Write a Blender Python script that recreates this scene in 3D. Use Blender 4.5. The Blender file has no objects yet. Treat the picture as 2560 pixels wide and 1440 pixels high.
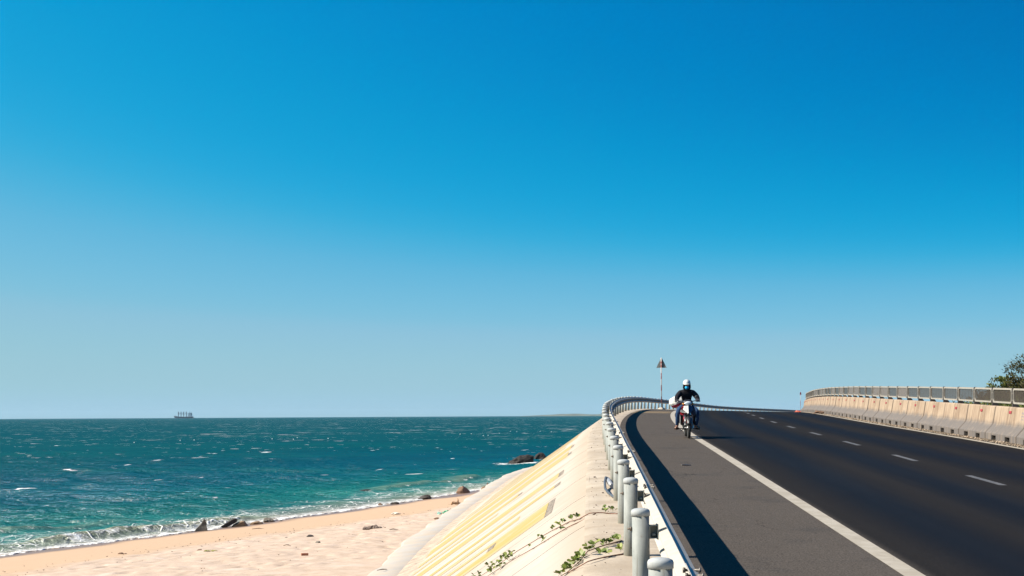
import bpy, bmesh, math, random
import numpy as np
from mathutils import Vector, Matrix, noise, Quaternion
random.seed(7); np.random.seed(7)
scene = bpy.context.scene
COL = scene.collection
# ------------------------------------------------------------------ camera
cam_data = bpy.data.cameras.new('camera')
cam = bpy.data.objects.new('camera', cam_data); COL.objects.link(cam)
cam_data.sensor_width = 36.0
cam_data.lens = 36.0*3500/2560
cam_data.shift_y = 319.5/2560
cam_data.clip_start = 0.05; cam_data.clip_end = 60000
cam.location = (0, 0, 5.2)
cam.rotation_euler = (math.pi/2, math.atan(8/1500), 0)
scene.camera = cam
# ------------------------------------------------------------------ sky and sun
SUN_EL = math.radians(40); SUN_AZ_OFF = math.radians(4)
to_sun = Vector((-math.cos(SUN_AZ_OFF)*math.cos(SUN_EL), -math.sin(SUN_AZ_OFF)*math.cos(SUN_EL), math.sin(SUN_EL)))
world = bpy.data.worlds.new('World'); scene.world = world
world.use_nodes = True
wn = world.node_tree.nodes; wl = world.node_tree.links
for n in list(wn): wn.remove(n)
w_out = wn.new('ShaderNodeOutputWorld'); w_bg = wn.new('ShaderNodeBackground')
sky = wn.new('ShaderNodeTexSky'); sky.sky_type = 'NISHITA'
sky.sun_disc = False
sky.sun_elevation = SUN_EL
sky.sun_rotation = math.atan2(to_sun.x, to_sun.y)
sky.altitude = 0; sky.air_density = 1.0; sky.dust_density = 0.25; sky.ozone_density = 2.0
w_tc = wn.new('ShaderNodeTexCoord')
# the blue deepens faster with height on the side away from the sun
w_sep = wn.new('ShaderNodeSeparateXYZ'); w_fac = wn.new('ShaderNodeMath'); w_fac.operation = 'MULTIPLY_ADD'
w_fac.inputs[1].default_value = 1.25; w_fac.inputs[2].default_value = 3.3
w_mul = wn.new('ShaderNodeMath'); w_mul.operation = 'MULTIPLY'; w_cmb = wn.new('ShaderNodeCombineXYZ')
w_nrm = wn.new('ShaderNodeVectorMath'); w_nrm.operation = 'NORMALIZE'
w_hsv = wn.new('ShaderNodeHueSaturation')
w_hsv.inputs['Hue'].default_value = 0.5; w_hsv.inputs['Saturation'].default_value = 1.15; w_hsv.inputs['Value'].default_value = 1.0
wl.new(w_tc.outputs['Generated'], w_sep.inputs[0]); wl.new(w_sep.outputs[0], w_fac.inputs[0])
wl.new(w_sep.outputs[2], w_mul.inputs[0]); wl.new(w_fac.outputs[0], w_mul.inputs[1])
wl.new(w_sep.outputs[0], w_cmb.inputs[0]); wl.new(w_sep.outputs[1], w_cmb.inputs[1]); wl.new(w_mul.outputs[0], w_cmb.inputs[2])
wl.new(w_cmb.outputs[0], w_nrm.inputs[0])
wl.new(w_nrm.outputs[0], sky.inputs['Vector'])
wl.new(sky.outputs['Color'], w_hsv.inputs['Color'])
w_tint = wn.new('ShaderNodeMix'); w_tint.data_type = 'RGBA'; w_tint.blend_type = 'MULTIPLY'; w_tint.inputs[0].default_value = 1.0
w_tint.inputs[7].default_value = (0.50, 1.12, 1.62, 1)
wl.new(w_hsv.outputs['Color'], w_tint.inputs[6])
# photographic grade of the whole sky: deeper blue overhead, pale cyan towards the horizon
w_pre = wn.new('ShaderNodeVectorMath'); w_pre.operation = 'SCALE'; w_pre.inputs['Scale'].default_value = 0.116
w_cur = wn.new('ShaderNodeRGBCurve')
w_post = wn.new('ShaderNodeVectorMath'); w_post.operation = 'SCALE'; w_post.inputs['Scale'].default_value = 8.6
def set_curve(c, pts):
    while len(c.points) < len(pts): c.points.new(.5, .5)
    for p, (a, b) in zip(c.points, pts): p.location = (a, b)
w_cur.mapping.use_clip = False
set_curve(w_cur.mapping.curves[0], [(0, 0), (.034, .0), (.042, .003), (.049, .014), (.058, .060), (.070, .135), (.095, .215), (.124, .285), (.32, .35), (1, .42)])
set_curve(w_cur.mapping.curves[1], [(0, 0), (.10, .030), (.135, .138), (.165, .230), (.219, .362), (.32, .49), (.48, .552), (.78, .58), (1, .60)])
set_curve(w_cur.mapping.curves[2], [(0, 0), (.20, .03), (.36, .30), (.44, .455), (.50, .57), (.624, .68), (.85, .725), (1, .71)])
w_cur.mapping.update()
wl.new(w_tint.outputs[2], w_pre.inputs[0]); wl.new(w_pre.outputs[0], w_cur.inputs['Color'])
wl.new(w_cur.outputs['Color'], w_post.inputs[0]); wl.new(w_post.outputs[0], w_bg.inputs['Color'])
w_bg.inputs['Strength'].default_value = 0.0523
wl.new(w_bg.outputs[0], w_out.inputs['Surface'])
sun_data = bpy.data.lights.new('sun', 'SUN')
sun_data.energy = 5.0; sun_data.angle = math.radians(0.5); sun_data.color = (1.0, 0.915, 0.78)
sun = bpy.data.objects.new('sun', sun_data); COL.objects.link(sun)
sun.rotation_euler = to_sun.to_track_quat('Z', 'Y').to_euler()
sun.location = to_sun*60
scene.view_settings.view_transform = 'Standard'
scene.view_settings.look = 'None'
scene.view_settings.exposure = 1.15
scene.view_settings.gamma = 1.0
scene.view_settings.use_curve_mapping = False
scene.render.engine = 'CYCLES'
scene.render.resolution_x = 1024; scene.render.resolution_y = 576
# ---- alignment of the road: everything is measured from the line of guardrail posts ----
CAMZ = 5.2
def _gauss(a, n):
    k = np.exp(-np.linspace(-2,2,n)**2); k /= k.sum()
    return np.convolve(np.pad(a, n//2, mode='edge'), k, 'valid')
DS = 0.5
S = np.arange(-40.0, 420.0, DS)
def _head(s):
    return 0.0556 + np.clip(s-36.0, 0, 240)/500.0
_th = np.array([_head(s) for s in S])
_X = np.cumsum(np.sin(_th))*DS; _Y = np.cumsum(np.cos(_th))*DS
i0 = int(40/DS)
_X = _X - _X[i0] + 0.40; _Y = _Y - _Y[i0]
_zk = np.array([(-60,-3.83),(0,-1.88),(20,-1.23),(36,-.715),(47,-.41),(56,-.19),(66,.05),(78,.27),(90,.39),(102,.42),(120,.44),(150,.18),(200,-.07),(260,-.6),(330,-2.0),(420,-4.5)])
_Z = np.interp(S, _zk[:,0], _zk[:,1]) + CAMZ
_Z2 = _gauss(_Z, 31); _Z = np.where(S < -28, _Z, _Z2)
def line(s):
    return (float(np.interp(s,S,_X)), float(np.interp(s,S,_Y)), float(np.interp(s,S,_Z)), float(np.interp(s,S,_th)))
def cross(s):
    return float(np.interp(s,[40,100],[.010,.028]))
CREST = -0.45
def kslope(s): return float(np.interp(s,[55,70,85,120],[1.40,1.47,1.66,1.75]))
def toez(s): return CAMZ + float(np.interp(s,[60,85,110],[-4.0,-3.44,-3.3]))
def toeoff(s):
    x,y,z,t = line(s)
    return CREST - max(1.0,(z - toez(s)))*kslope(s)
def gz(s, off):
    """ground height at station s, offset off (right of the posts positive)"""
    x,y,z,t = line(s)
    if off >= 0: return z - cross(s)*off
    if off >= CREST: return z
    zz = z - (CREST-off)/kslope(s)
    return max(zz, toez(s)-0.02*(toeoff(s)-off)) if off < toeoff(s) else zz
def pos(s, off, dz=0.0):
    x,y,z,t = line(s)
    return (x + math.cos(t)*off, y - math.sin(t)*off, gz(s,off)+dz)
def inv(x, y):
    d = (_X-x)**2 + (_Y-y)**2
    i = int(np.argmin(d)); t = _th[i]
    dx, dy = x-_X[i], y-_Y[i]
    return float(S[i] + dx*math.sin(t)+dy*math.cos(t)), float(dx*math.cos(t)-dy*math.sin(t))
# ---- shoreline ----
_sh = np.array([(-62,-70),(-45,-22),(-32.5,17),(-19.6,53.7),(-14.7,64.5),(-8.3,81),(-3.5,95),(-.6,104),(3.5,113),(9.5,124),(18,140),(34,168),(62,205),(100,245)],float)
_t = np.concatenate([[0],np.cumsum(np.hypot(*np.diff(_sh,axis=0).T))])
TT = np.arange(0,_t[-1],1.0)
SHX = _gauss(np.interp(TT,_t,_sh[:,0]),15); SHY = _gauss(np.interp(TT,_t,_sh[:,1]),15)
_dx = np.gradient(SHX); _dy = np.gradient(SHY); _l = np.hypot(_dx,_dy)
NX = _dy/_l; NY = -_dx/_l      # inland normal
def shore_sd(x, y):
    """signed distance to the waterline, inland positive, and station along it (arrays)"""
    x = np.asarray(x,float).ravel(); y = np.asarray(y,float).ravel()
    sd = np.empty_like(x); tt = np.empty_like(x)
    for a in range(0,len(x),20000):
        X = x[a:a+20000,None]-SHX[None]; Y = y[a:a+20000,None]-SHY[None]
        d = X*X+Y*Y; i = d.argmin(1); r = np.arange(len(i))
        n = X[r,i]*NX[i]+Y[r,i]*NY[i]
        sd[a:a+20000] = np.sign(n)*np.sqrt(d[r,i]); tt[a:a+20000] = i
    return sd, tt
def sandz(sd):
    return np.interp(sd,[-60,-25,-8,0,3,8,14,20,60],[-6,-2.6,-.75,0,.20,.56,.93,1.08,1.15])
# ------------------------------------------------------------------ helpers
class MB:
    """collects shapes; build() links them as one mesh object"""
    def __init__(self):
        self.v = []; self.f = []; self.m = []; self.sm = []; self.uv = {}
    def add(self, verts, faces, mi=0, smooth=False):
        o = len(self.v)
        self.v += [tuple(p) for p in verts]
        for f in faces:
            self.f.append([i+o for i in f]); self.m.append(mi); self.sm.append(smooth)
        return o
    def box(self, c, size, mi=0, rot=None, taper=1.0):
        x, y, z = size[0]/2, size[1]/2, size[2]/2
        vs = [Vector((sx*x*(taper if sz > 0 else 1), sy*y*(taper if sz > 0 else 1), sz*z)) for sz in (-1, 1) for sy in (-1, 1) for sx in (-1, 1)]
        if rot is not None: vs = [rot @ p for p in vs]
        vs = [p+Vector(c) for p in vs]
        self.add(vs, [(0,2,3,1),(4,5,7,6),(0,1,5,4),(2,6,7,3),(0,4,6,2),(1,3,7,5)], mi)
    def tube(self, pts, r, mi=0, seg=8, cap=True, flat=1.0, smooth=True):
        pts = [Vector(p) for p in pts]
        n = len(pts)
        rs = r if isinstance(r, (list, tuple)) else [r]*n
        vs = []; fs = []
        up = None
        for i in range(n):
            d = (pts[min(i+1, n-1)]-pts[max(i-1, 0)]).normalized()
            if up is None:
                up = Vector((0, 0, 1)) if abs(d.z) < .9 else Vector((0, 1, 0))
            a = d.cross(up); 
            if a.length < 1e-6: a = d.orthogonal()
            a.normalize(); b = a.cross(d).normalized(); up = b
            for k in range(seg):
                t = 2*math.pi*k/seg
                vs.append(pts[i] + (a*math.cos(t) + b*math.sin(t)*flat)*rs[i])
        for i in range(n-1):
            for k in range(seg):
                k2 = (k+1) % seg
                fs.append((i*seg+k, i*seg+k2, (i+1)*seg+k2, (i+1)*seg+k))
        o = self.add(vs, fs, mi, smooth)
        if cap:
            self.f.append([o+k for k in range(seg)][::-1]); self.m.append(mi); self.sm.append(False)
            self.f.append([o+(n-1)*seg+k for k in range(seg)]); self.m.append(mi); self.sm.append(False)
    def lathe(self, prof, mi=0, seg=24, M=None, smooth=True):
        """prof: (radius, height) about z"""
        M = M or Matrix()
        vs = []; fs = []
        for (r, z) in prof:
            for k in range(seg):
                t = 2*math.pi*k/seg
                vs.append(M @ Vector((r*math.cos(t), r*math.sin(t), z)))
        n = len(prof)
        for i in range(n-1):
            for k in range(seg):
                k2 = (k+1) % seg
                fs.append((i*seg+k, i*seg+k2, (i+1)*seg+k2, (i+1)*seg+k))
        o = self.add(vs, fs, mi, smooth)
        if prof[0][0] > 1e-5: self.f.append([o+k for k in range(seg)][::-1]); self.m.append(mi); self.sm.append(False)
        if prof[-1][0] > 1e-5: self.f.append([o+(n-1)*seg+k for k in range(seg)]); self.m.append(mi); self.sm.append(False)
    def ball(self, c, r, mi=0, seg=14, rings=9, M=None, fn=None):
        vs = []; fs = []
        R = r if isinstance(r, (list, tuple)) else (r, r, r)
        for i in range(rings+1):
            p = math.pi*i/rings
            for k in range(seg):
                t = 2*math.pi*k/seg
                q = Vector((math.sin(p)*math.cos(t), math.sin(p)*math.sin(t), math.cos(p)))
                if fn: q = q*fn(q)
                q = Vector((q.x*R[0], q.y*R[1], q.z*R[2]))
                if M is not None: q = M @ q
                vs.append(q+Vector(c))
        for i in range(rings):
            for k in range(seg):
                k2 = (k+1) % seg
                fs.append((i*seg+k, (i+1)*seg+k, (i+1)*seg+k2, i*seg+k2))
        self.add(vs, fs, mi, True)
    def prism(self, poly, a, b, mi=0, fn=None):
        """poly: 2-D outline (p,q); fn maps (p,q,t) to 3-D; extruded from t=a to t=b"""
        n = len(poly)
        vs = [fn(p, q, a) for p, q in poly]+[fn(p, q, b) for p, q in poly]
        fs = [tuple(range(n))[::-1], tuple(range(n, 2*n))]+[(i, (i+1) % n, n+(i+1) % n, n+i) for i in range(n)]
        self.add(vs, fs, mi)
    def loft(self, secs, mi=0, cap=True, smooth=True, closed=True):
        n = len(secs[0]); vs = [p for s in secs for p in s]; fs = []
        for i in range(len(secs)-1):
            for k in range(n if closed else n-1):
                k2 = (k+1) % n
                fs.append((i*n+k, i*n+k2, (i+1)*n+k2, (i+1)*n+k))
        o = self.add(vs, fs, mi, smooth)
        if cap:
            self.f.append([o+k for k in range(n)][::-1]); self.m.append(mi); self.sm.append(False)
            self.f.append([o+(len(secs)-1)*n+k for k in range(n)]); self.m.append(mi); self.sm.append(False)
    def mesh(self, name, mats, org=(0, 0, 0), recalc=True):
        me = bpy.data.meshes.new(name)
        org = Vector(org)
        me.from_pydata([Vector(p)-org for p in self.v], [], self.f)
        for m in (mats if isinstance(mats, (list, tuple)) else [mats]): me.materials.append(m)
        me.polygons.foreach_set('material_index', self.m)
        me.polygons.foreach_set('use_smooth', self.sm)
        me.update()
        if recalc:
            bm = bmesh.new(); bm.from_mesh(me)
            bmesh.ops.recalc_face_normals(bm, faces=bm.faces); bm.to_mesh(me); bm.free()
        return me
    def build(self, name, mats, parent=None, org=(0, 0, 0), loc=(0, 0, 0), rz=0.0, bevel=0, recalc=True):
        me = self.mesh(name, mats, org, recalc)
        return put(name, me, parent, loc, rz, bevel)
def put(name, me, parent=None, loc=(0, 0, 0), rz=0.0, bevel=0):
    o = bpy.data.objects.new(name, me); COL.objects.link(o)
    o.location = loc; o.rotation_euler = (0, 0, rz)
    if parent is not None: o.parent = parent
    if bevel:
        b = o.modifiers.new('bevel', 'BEVEL'); b.width = bevel; b.segments = 2; b.limit_method = 'ANGLE'; b.angle_limit = math.radians(40)
    return o
def thing(name, label, cat, loc=(0, 0, 0), rz=0.0, group=None):
    o = bpy.data.objects.new(name, None); COL.objects.link(o)
    o.location = loc; o.rotation_euler = (0, 0, rz); o.empty_display_size = .2
    return tag(o, label, cat, group)
def tag(o, label=None, cat=None, group=None, kind=None):
    if label: o['label'] = label
    if cat: o['category'] = cat
    if group: o['group'] = group
    if kind: o['kind'] = kind
    return o
def grid_mesh(name, P, mats, uv=None, attrs=None, smooth=True):
    """P: (n,m,3) array of points"""
    n, m = P.shape[:2]
    me = bpy.data.meshes.new(name)
    idx = np.arange(n*m).reshape(n, m)
    q = np.stack([idx[:-1, :-1], idx[1:, :-1], idx[1:, 1:], idx[:-1, 1:]], -1).reshape(-1, 4)
    me.vertices.add(n*m); me.vertices.foreach_set('co', P.reshape(-1).astype(np.float32))
    me.loops.add(q.size); me.loops.foreach_set('vertex_index', q.reshape(-1).astype(np.int32))
    me.polygons.add(len(q)); me.polygons.foreach_set('loop_start', np.arange(0, q.size, 4, dtype=np.int32))
    me.update(calc_edges=True); me.validate()
    me.polygons.foreach_set('use_smooth', np.full(len(q), smooth))
    me.materials.append(mats)
    if uv is not None:
        l = me.uv_layers.new(name='UVMap'); l.data.foreach_set('uv', uv.reshape(-1, 2)[q.reshape(-1)].reshape(-1).astype(np.float32))
    for k, a in (attrs or {}).items():
        at = me.attributes.new(k, 'FLOAT', 'POINT'); at.data.foreach_set('value', a.reshape(-1).astype(np.float32))
    o = bpy.data.objects.new(name, me); COL.objects.link(o)
    return o
# ---- materials
class NT:
    def __init__(self, name):
        self.m = bpy.data.materials.new(name); self.m.use_nodes = True
        self.t = self.m.node_tree; self.n = self.t.nodes
        self.b = self.n['Principled BSDF']; self.o = self.n['Material Output']
        self._geo = None
    def new(self, t): return self.n.new(t)
    def link(self, a, b): self.t.links.new(a, b)
    def set(self, sock, v):
        if isinstance(v, bpy.types.NodeSocket): self.link(v, sock)
        elif isinstance(v, (int, float)): sock.default_value = v
        else: sock.default_value = tuple(v) if len(v) != 3 or sock.type == 'VECTOR' else (*v, 1)
    def P(self, **k):
        for a, v in k.items(): self.set(self.b.inputs[a.replace('_', ' ')], v)
        return self
    @property
    def pos(self):
        if not self._geo: self._geo = self.new('ShaderNodeNewGeometry')
        return self._geo.outputs['Position']
    def uv(self): return self.new('ShaderNodeUVMap').outputs[0]
    def obj(self): return self.new('ShaderNodeTexCoord').outputs['Object']
    def rnd(self): return self.new('ShaderNodeObjectInfo').outputs['Random']
    def scale(self, v, s):
        n = self.new('ShaderNodeMapping'); n.inputs['Scale'].default_value = s; self.link(v, n.inputs[0]); return n.outputs[0]
    def noise(self, v, sc=1, det=4, rough=.55, out='Fac', dist=0.0):
        n = self.new('ShaderNodeTexNoise'); n.inputs['Scale'].default_value = sc; n.inputs['Detail'].default_value = det
        n.inputs['Roughness'].default_value = rough; n.inputs['Distortion'].default_value = dist
        self.link(v, n.inputs['Vector']); return n.outputs[out]
    def voro(self, v, sc, feat='F1', out='Distance', rnd=1.0):
        n = self.new('ShaderNodeTexVoronoi'); n.feature = feat; n.inputs['Scale'].default_value = sc
        n.inputs['Randomness'].default_value = rnd
        self.link(v, n.inputs['Vector']); return n.outputs[out]
    def math(self, op, a, b=0.0, c=0.0, clamp=False):
        n = self.new('ShaderNodeMath'); n.operation = op; n.use_clamp = clamp
        for i, x in enumerate((a, b, c)): self.set(n.inputs[i], x)
        return n.outputs[0]
    def sstep(self, x, a, b, lo=0.0, hi=1.0):
        n = self.new('ShaderNodeMapRange'); n.interpolation_type = 'SMOOTHSTEP'
        for i, q in enumerate((x, a, b, lo, hi)): self.set(n.inputs[i], q)
        return n.outputs[0]
    def lin(self, x, a, b, lo=0.0, hi=1.0):
        n = self.new('ShaderNodeMapRange')
        for i, q in enumerate((x, a, b, lo, hi)): self.set(n.inputs[i], q)
        return n.outputs[0]
    def mix(self, f, a, b, mode='MIX'):
        n = self.new('ShaderNodeMix'); n.data_type = 'RGBA'; n.blend_type = mode
        self.set(n.inputs[0], f); self.set(n.inputs[6], a); self.set(n.inputs[7], b)
        return n.outputs[2]
    def ramp(self, f, stops, interp='LINEAR'):
        n = self.new('ShaderNodeValToRGB'); e = n.color_ramp.elements; n.color_ramp.interpolation = interp
        while len(e) < len(stops): e.new(0.5)
        for i, (p, c) in enumerate(stops): e[i].position = p; e[i].color = (*c, 1)
        self.link(f, n.inputs[0]); return n.outputs[0]
    def sep(self, v):
        n = self.new('ShaderNodeSeparateXYZ'); self.link(v, n.inputs[0]); return n.outputs
    def attr(self, name):
        n = self.new('ShaderNodeAttribute'); n.attribute_name = name; return n.outputs['Fac']
    def bump(self, h, strength=.3, dist=.02, normal=None):
        n = self.new('ShaderNodeBump'); n.inputs['Strength'].default_value = strength; n.inputs['Distance'].default_value = dist
        self.link(h, n.inputs['Height'])
        if normal is not None: self.link(normal, n.inputs['Normal'])
        self.link(n.outputs[0], self.b.inputs['Normal']); return n.outputs[0]
def plain(name, col, rough=.6, metal=0.0, var=.15, sc=8.0, bump=0.0, spec=.5, dist=.01):
    t = NT(name); n = t.noise(t.obj(), sc, 5)
    c2 = tuple(c*(1-var*1.6) for c in col); c1 = tuple(min(1, c*(1+var)) for c in col)
    t.P(Base_Color=t.mix(t.sstep(n, .3, .7), c2, c1), Roughness=rough, Metallic=metal)
    t.b.inputs['Specular IOR Level'].default_value = spec
    if bump: t.bump(t.noise(t.obj(), sc*6, 4), bump, dist)
    return t.m
# ------------------------------------------------------------------ setting: road
def strip(name, s_list, offs, mat, dz=0.0, zfun=None):
    P = np.zeros((len(s_list), len(offs), 3)); U = np.zeros((len(s_list), len(offs), 2))
    for i, s in enumerate(s_list):
        for j, o in enumerate(offs):
            p = pos(s, o); P[i, j] = (p[0], p[1], (zfun(s, o) if zfun else p[2])+dz); U[i, j] = (o, s)
    return grid_mesh(name, P, mat, U)
def asphalt():
    t = NT('asphalt'); uv = t.uv(); x = t.sep(uv)
    off = x[0]
    wob = t.noise(t.scale(uv, (.25, .05, 1)), 1, 3)
    o2 = t.math('ADD', off, t.math('MULTIPLY', t.math('SUBTRACT', wob, .5), .5))
    # shoulder is old and greyer, lanes are dark and polished in the wheel tracks
    lane = t.sstep(o2, 2.5, 2.8)
    tracks = None
    for c in (3.75, 5.35, 7.4, 9.1):
        d = t.math('ABSOLUTE', t.math('SUBTRACT', o2, c))
        k = t.sstep(d, .05, .95, 1.0, 0.0)
        tracks = k if tracks is None else t.math('MAXIMUM', tracks, k)
    streak = t.noise(t.scale(uv, (2.2, .06, 1)), 1, 5)
    blot = t.noise(t.scale(uv, (.5, .22, 1)), 1, 5)
    fine = t.noise(t.pos, 55, 3, .7)
    grit = t.voro(t.pos, 42, out='Color')
    lc = t.mix(tracks, (.0170, .0150, .0145), (.0070, .0070, .0086))
    sc = t.mix(blot, (.060, .0500, .0425), (.080, .0668, .0572))
    c = t.mix(lane, sc, lc)
    c = t.mix(t.math('MULTIPLY', t.sstep(streak, .45, .75), t.math('SUBTRACT', 1.0, t.math('MULTIPLY', lane, .93))), c, (.0680, .0574, .0506))
    c = t.mix(t.math('MULTIPLY', t.sstep(t.noise(t.pos, .9, 4), .55, .72), t.math('SUBTRACT', .45, t.math('MULTIPLY', lane, .45))), c, (.0280, .0279, .0298))
    # sand blown across the shoulder just before the brow
    sb = t.math('MULTIPLY', t.math('MULTIPLY', t.sstep(x[1], 69.5, 71), t.sstep(x[1], 75, 77, 1, 0)), t.sstep(t.math('ADD', off, t.math('MULTIPLY', blot, .5)), 2.9, 2.4, 0, 1))
    c = t.mix(t.math('MULTIPLY', sb, .75), c, (.2400, .1707, .0967))
    edge = t.sstep(t.math('ADD', off, t.math('MULTIPLY', t.noise(t.pos, 1.3, 4), .9)), 10.35, 11.0)
    c = t.mix(t.math('MULTIPLY', edge, .75), c, (.1760, .1319, .0893))
    c = t.mix(t.math('MULTIPLY', t.sstep(t.math('ADD', off, t.math('MULTIPLY', t.noise(t.pos, 2.1, 4), .5)), .75, .45, 0, 1), .8), c, (.2400, .1785, .1190))
    c = t.mix(t.sstep(fine, .25, .75), t.mix(.55, c, (.0000, .0000, .0000)), t.mix(t.math('SUBTRACT', .22, t.math('MULTIPLY', lane, .205)), c, (.2080, .1862, .1637)))
    c = t.mix(t.math('MULTIPLY', t.sstep(t.voro(t.pos, 9, out='Distance'), .0, .035, .6, 0), t.math('SUBTRACT', 1.0, t.math('MULTIPLY', lane, .8))), c, (.2800, .2561, .2232))
    ck = t.voro(t.mix(.35, t.scale(uv, (.55, .16, 1)), t.noise(t.pos, 1.2, 4, out='Color'), 'ADD'), 1.0, feat='DISTANCE_TO_EDGE')
    c = t.mix(t.math('MULTIPLY', t.sstep(ck, .0, .006, .75, 0), t.sstep(t.noise(t.pos, .35, 3), .48, .6)), c, (.012, .011, .011))
    c = t.mix(t.sstep(t.noise(t.pos, 2.7, 6, .7), .62, .74, 0, .35), c, t.mix(lane, (.040, .036, .034), (.005, .005, .006)))
    t.P(Base_Color=c, Roughness=t.mix(t.math('MULTIPLY', lane, tracks), (.85,)*3, (.62,)*3))
    t.b.inputs['Specular IOR Level'].default_value = .03
    t.bump(t.mix(.4, grit, fine), .55, .006)
    return t.m
def road_paint():
    t = NT('road_paint')
    n = t.noise(t.pos, 3.2, 6, .65); f = t.noise(t.pos, 60, 3)
    crack = t.voro(t.scale(t.pos, (1, 1, 1)), 5, feat='DISTANCE_TO_EDGE')
    c = t.mix(t.sstep(n, .35, .75), (.2688, .2312, .1776), (.3584, .3184, .2608))
    c = t.mix(t.sstep(t.math('ADD', n, t.math('MULTIPLY', f, .5)), .88, 1.02), c, (.0640, .0560, .0504))
    c = t.mix(t.sstep(crack, .0, .02, .45, 0), c, (.1024, .0872, .0768))
    t.P(Base_Color=c, Roughness=.75); t.bump(f, .3, .004)
    return t.m
def worn_paint():
    t = NT('worn_road_paint')
    n = t.noise(t.pos, 6, 6, .7); f = t.noise(t.pos, 40, 4, .7)
    c = t.mix(t.sstep(t.math('ADD', n, f), .75, 1.15), (.1190, .1116, .1066), (.0496, .0496, .0521))
    t.P(Base_Color=c, Roughness=.75); return t.m
M_ASPH = asphalt(); M_PAINT = road_paint(); M_WORN = worn_paint()
s_road = list(np.arange(-30, 60, 1.0))+list(np.arange(60, 300, 2.0))
road = strip('road', s_road, [.30, 1.0, 2.0, 2.55, 3.5, 4.5, 5.5, 6.4, 7.4, 8.4, 9.4, 10.2, 10.8, 11.9], M_ASPH)
tag(road, kind='structure')
tag(strip('road_edge_line', s_road, [2.455, 2.655], M_PAINT, .005), kind='structure')
tag(strip('road_edge_line', s_road, [9.95, 10.12], M_PAINT, .005), kind='structure')
dash_mb = MB()
for k in range(-4, 26):
    s0 = 23.35+6.15*k; s1 = s0+2.15
    P = []
    for s in np.linspace(s0, s1, 4): P.append([pos(s, 6.30, .005), pos(s, 6.43, .005)])
    dash_mb.add([p for r in P for p in r], [(2*i, 2*i+1, 2*i+3, 2*i+2) for i in range(3)])
dash_mb.build('road_lane_dashes', M_WORN, recalc=False)['kind'] = 'structure'
# ---- verge under the guardrail
def verge_mat():
    t = NT('sandy_concrete_verge'); uv = t.uv()
    n = t.noise(t.pos, 1.4, 6, .6); f = t.noise(t.pos, 26, 4)
    c = t.mix(t.sstep(n, .3, .7), (.285, .228, .168), (.385, .325, .255))
    st = t.noise(t.scale(uv, (.8, 4.5, 1)), 1, 5, .6)
    c = t.mix(t.sstep(st, .5, .72, 0, .35), c, (.2106, .1467, .0963))
    c = t.mix(t.sstep(t.voro(t.pos, 13), .01, .04, .6, 0), c, (.0630, .0441, .0333))
    t.P(Base_Color=c, Roughness=.9); t.bump(t.mix(.5, f, n), .5, .02); return t.m
M_VERGE = verge_mat()
vr = random.Random(3)
def verge_z(s, o):
    z = line(s)[2]
    n = .022*noise.noise((s*.55, o*2.2, 3.1))+.008*noise.noise((s*3.1, o*5, 8))
    e = 1 if -.40 < o < .3 else 0
    if o < -.44: return z-.020
    if o > .5: return z-.02
    return z+n*e+.004+ (.010 if -.2 < o < .35 else 0)
tag(strip('verge', list(np.arange(-12, 75, .25))+list(np.arange(75, 300, 2.5)), [-.47, -.38, -.28, -.18, -.08, .02, .12, .22, .32, .42, .55], M_VERGE, 0, verge_z), kind='structure')
# ---- embankment: concrete slabs down to a toe beam
def slope_mat():
    t = NT('embankment_concrete'); uv = t.uv()
    r = t.rnd()
    n = t.noise(t.pos, .7, 6, .6); f = t.noise(t.pos, 22, 5)
    streak = t.noise(t.scale(uv, (.35, 5.5, 1)), 1, 6, .6)
    c = t.mix(t.sstep(n, .3, .7), (.310, .262, .218), (.370, .325, .280))
    c = t.mix(t.sstep(streak, .50, .74, 0, .5), c, (.235, .170, .115))
    c = t.mix(t.math('MULTIPLY', r, .35), c, (.345, .315, .285))
    # rain-washed top edge is sandier
    x = t.sep(uv)
    c = t.mix(t.math('MULTIPLY', t.sstep(t.math('ADD', x[0], t.math('MULTIPLY', n, .5)), -.75, -.25), .6), c, (.285, .225, .165))
    c = t.mix(t.sstep(t.voro(t.pos, 4.2), .0, .045, .8, 0), c, (.1139, .0765, .0527))
    t.P(Base_Color=c, Roughness=.88)
    t.b.inputs['Specular IOR Level'].default_value = .2
    t.bump(t.mix(.5, f, streak), .28, .012); return t.m
def yellow_mat():
    t = NT('faded_yellow_paint'); uv = t.uv()
    streak = t.noise(t.scale(uv, (.3, 4.0, 1)), 1, 6, .65); f = t.noise(t.pos, 9, 5, .7)
    c = t.mix(t.sstep(streak, .35, .68), (.310, .222, .066), (.315, .258, .140))
    c = t.mix(t.sstep(t.math('ADD', f, t.math('MULTIPLY', streak, .4)), .74, .95), c, (.30, .255, .195))
    wear = t.noise(t.scale(uv, (.9, 2.4, 1)), 1, 6, .7)
    c = t.mix(t.sstep(wear, .53, .66, 0, .75), c, (.345, .298, .235))
    t.P(Base_Color=c, Roughness=.85); t.b.inputs['Specular IOR Level'].default_value = .2
    return t.m
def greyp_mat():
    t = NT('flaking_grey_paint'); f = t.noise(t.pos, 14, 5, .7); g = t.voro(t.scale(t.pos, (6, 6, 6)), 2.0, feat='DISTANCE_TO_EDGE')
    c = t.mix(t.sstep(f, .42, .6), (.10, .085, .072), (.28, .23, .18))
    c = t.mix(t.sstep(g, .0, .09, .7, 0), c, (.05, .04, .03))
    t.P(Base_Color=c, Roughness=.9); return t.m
def joint_mat():
    t = NT('slab_joint_filler'); f = t.noise(t.scale(t.uv(), (5, 2, 1)), 1, 4)
    t.P(Base_Color=t.mix(t.sstep(f, .42, .62), (.035, .027, .02), (.40, .30, .21)), Roughness=.95); return t.m
M_SLOPE = slope_mat(); M_YEL = yellow_mat(); M_GREYP = greyp_mat()
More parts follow.
